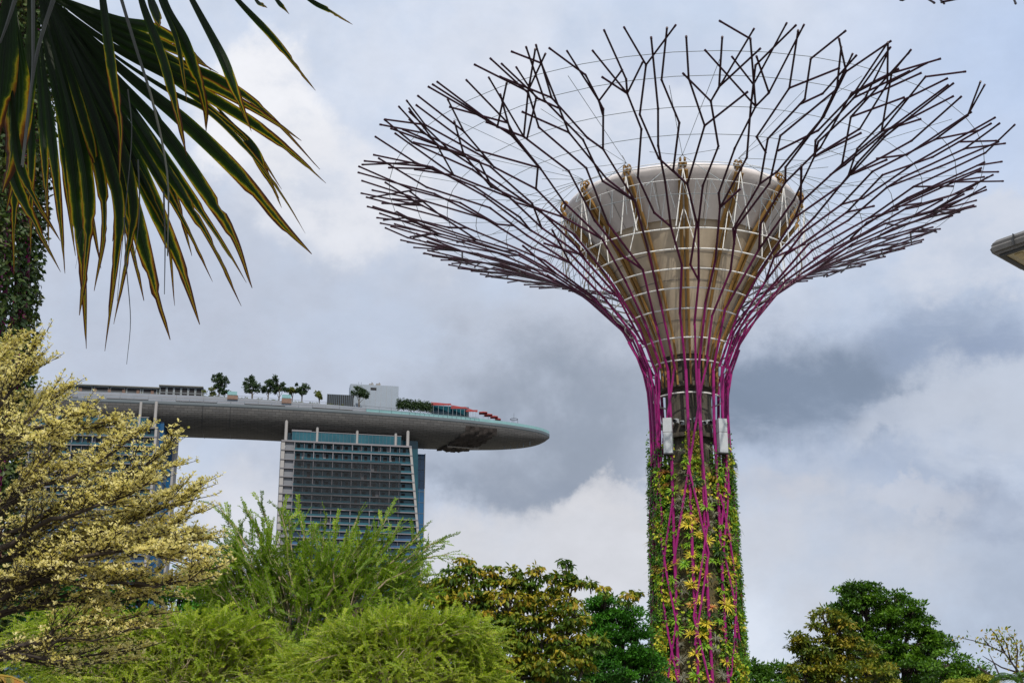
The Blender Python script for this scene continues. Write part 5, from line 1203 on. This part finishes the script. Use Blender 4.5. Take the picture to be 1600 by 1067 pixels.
# the rest of the palm, above and left of the view: trunk, leaf stalks and unseen fans added to shade the hanging ones
hub = Vector((-2.45, PY - .3, 5.0)); mb = MB(); mb.tube([(-2.6, PY, 0), (-2.65, PY - .1, 2.5), hub], [.16, .14, .15], 10); mb.build('trunk', M_BARKD, palm, smooth=True)
prs = np.random.default_rng(12)
for f in range(13):
    a = f * 2.4 + .3; el = .15 + .5 * (f % 3) / 2 + (.35 if f > 8 else 0); L = 1.15
    d = np.array((math.cos(a) * math.cos(el), math.sin(a) * math.cos(el), math.sin(el))); c = np.array(hub) + d * L
    if c[1] > PY - .25 and c[2] < 5.15: c[2] = 5.15
    st = MB(); st.tube([hub, (np.array(hub) + c) / 2 + (0, 0, .12), c], [.025, .02, .014], 6); st.build('leaf_stalk', M_PETI, palm)
    mb, uvs = MB(), []; n = 22; side = unit(np.cross(d, (0, 0, 1.0))); upv = np.cross(side, d)
    for q in range(n):
        b = (q - n / 2 + .5) * .155; dd = d * math.cos(b) + side * math.sin(b); V, uv = [], []; l = .85 * (1 - .25 * abs(b) / 1.7); pt = c.copy(); m_ = 9
        e = 0.0
        for i in range(m_):
            u = i / (m_ - 1); w = .032 * min(1, .25 + 2 * u) * (1 if u < .5 else max(.04, 1 - ((u - .5) / .5) ** 1.5)); sd = unit(np.cross(dd, upv))
            for ee in (-1, -.5, 0, .5, 1): V.append(pt + sd * w * ee + upv * abs(ee) * w * .5); uv.append(((ee + 1) / 2, u * .8))
            pt = pt + (dd + np.array((0, 0, -1.0)) * e) * l / (m_ - 1); e += .07
        mb.add(np.array(V), [(i * 5 + k, i * 5 + k + 1, (i + 1) * 5 + k + 1, (i + 1) * 5 + k) for i in range(m_ - 1) for k in range(4)]); uvs += uv
    mb.build('frond', M_PALM, palm, uv=np.array(uvs))

for f, (tx_, ty_, tz_) in enumerate([(-1.1, 2.4, 5.35), (-.6, 2.1, 5.2), (-1.6, 2.0, 5.3), (-.9, 1.6, 5.6), (-1.3, 2.9, 5.7), (-.4, 2.7, 5.6), (-1.9, 2.7, 5.5)]):  # extra fans added above the view, set in the sun's path to shade the fronds
    c = np.array((tx_, ty_, tz_)); d = unit(c - np.array(hub)); c = c - d * .35
    st = MB(); st.tube([hub, (np.array(hub) + c) / 2 + (0, 0, .12), c], [.025, .02, .014], 6); st.build('leaf_stalk', M_PETI, palm)
    mb, uvs = MB(), []; side = unit(np.cross(d, (0, 0, 1.0))); upv = np.cross(side, d); n = 26
    for q in range(n):
        b = (q - n / 2 + .5) * .14; dd = d * math.cos(b) + side * math.sin(b); V, uv = [], []; pt = c.copy(); m_ = 9
        for i in range(m_):
            u = i / (m_ - 1); w = .045 * min(1, .25 + 2 * u) * (1 if u < .5 else max(.04, 1 - ((u - .5) / .5) ** 1.5)); sd = unit(np.cross(dd, upv))
            for ee in (-1, -.5, 0, .5, 1): V.append(pt + sd * w * ee + upv * abs(ee) * w * .5); uv.append(((ee + 1) / 2, u * .8))
            pt = pt + (dd - np.array((0, 0, .05 * i))) * .95 / (m_ - 1)
        mb.add(np.array(V), [(i * 5 + k, i * 5 + k + 1, (i + 1) * 5 + k + 1, (i + 1) * 5 + k) for i in range(m_ - 1) for k in range(4)]); uvs += uv
    mb.build('frond', M_PALM, palm, uv=np.array(uvs))

# ------------------------------------------------------------------ street lamp at the right edge
M_LAMP = mat('lamp_grey', (.15, .145, .14), .5, var=.12, scale=12)
M_LENS = mat('lamp_lens', (.42, .36, .22), .25, var=.25, scale=14)
c0 = P(1544, 399, 9.0); eB = Vector((.70, .714, 0)); eA = Vector((.60, -.80, 0)).normalized(); hz = .115
lamp = thing('street_lamp', 'flat grey lamp head with a pale yellow lens, reaching in from the right edge', 'street lamp', (c0.x + eA.x * 2.3 + .25, c0.y + eA.y * 2.3 + .3, 0))
bm = bmesh.new(); vs = []
LA, LB = .95, .50
for z, k in ((0, .02), (hz * .55, 0), (hz, .05)):
    for a, b in ((k, k), (LA - k, k), (LA - k, LB - k), (k, LB - k)): vs.append(bm.verts.new(c0 + eA * a + eB * b + Vector((0, 0, z))))
for lv in range(2):
    for q in range(4): bm.faces.new((vs[lv * 4 + q], vs[lv * 4 + (q + 1) % 4], vs[lv * 4 + 4 + (q + 1) % 4], vs[lv * 4 + 4 + q]))
bm.faces.new(vs[0:4][::-1]); bm.faces.new(vs[8:12])
bmesh.ops.bevel(bm, geom=[e for e in bm.edges], offset=.018, segments=2, affect='EDGES')
for v in bm.verts: v.co -= lamp.location
me = bpy.data.meshes.new('lamp_head'); bm.to_mesh(me); bm.free(); me.materials.append(M_LAMP); o = bpy.data.objects.new('lamp_head', me); COL.objects.link(o); o.parent = lamp
hd_ = o
def slab_(mb, a0, a1, b0, b1, z0, z1):
    q = [c0 + eA * a + eB * b for a, b in ((a0, b0), (a1, b0), (a1, b1), (a0, b1))]; mb.hexa([p + Vector((0, 0, z0)) for p in q] + [p + Vector((0, 0, z1)) for p in q])
mb = MB(); slab_(mb, .09, .62, .08, .43, -.004, .004); mb.build('lens', M_LENS, hd_)
for (a0, a1, b0, b1) in ((.06, .09, .05, .46), (.62, .65, .05, .46), (.09, .62, .05, .08), (.09, .62, .43, .46)):
    mb = MB(); slab_(mb, a0, a1, b0, b1, -.012, .004); mb.build('lens_frame', M_DARK, hd_)
mb = MB()
for k in range(4): slab_(mb, .14 + k * .12, .20 + k * .12, .12, .38, -.009, -.003)
o_ = mb.build('led_strip', mat('led_strip', (.50, .40, .20), .35, var=.2, scale=20), hd_)
mb = MB(); slab_(mb, .20, .205, -.002, .02, .01, hz * .8); mb.build('housing_seam', M_DARK, hd_)
mb = MB(); s0 = c0 + eA * .93 + eB * .25 + Vector((0, 0, .045)); top = Vector((lamp.location.x, lamp.location.y, c0.z - .1)); mb.tube([s0, s0.lerp(top, .6), top], [.04, .04, .05], 8); mb.build('arm', M_LAMP, lamp)
mb = MB(); mb.tube([lamp.location, (lamp.location.x, lamp.location.y, 1.2), (lamp.location.x, lamp.location.y, c0.z + .05)], [.09, .08, .055], 12); mb.build('pole', M_LAMP, lamp, smooth=True)
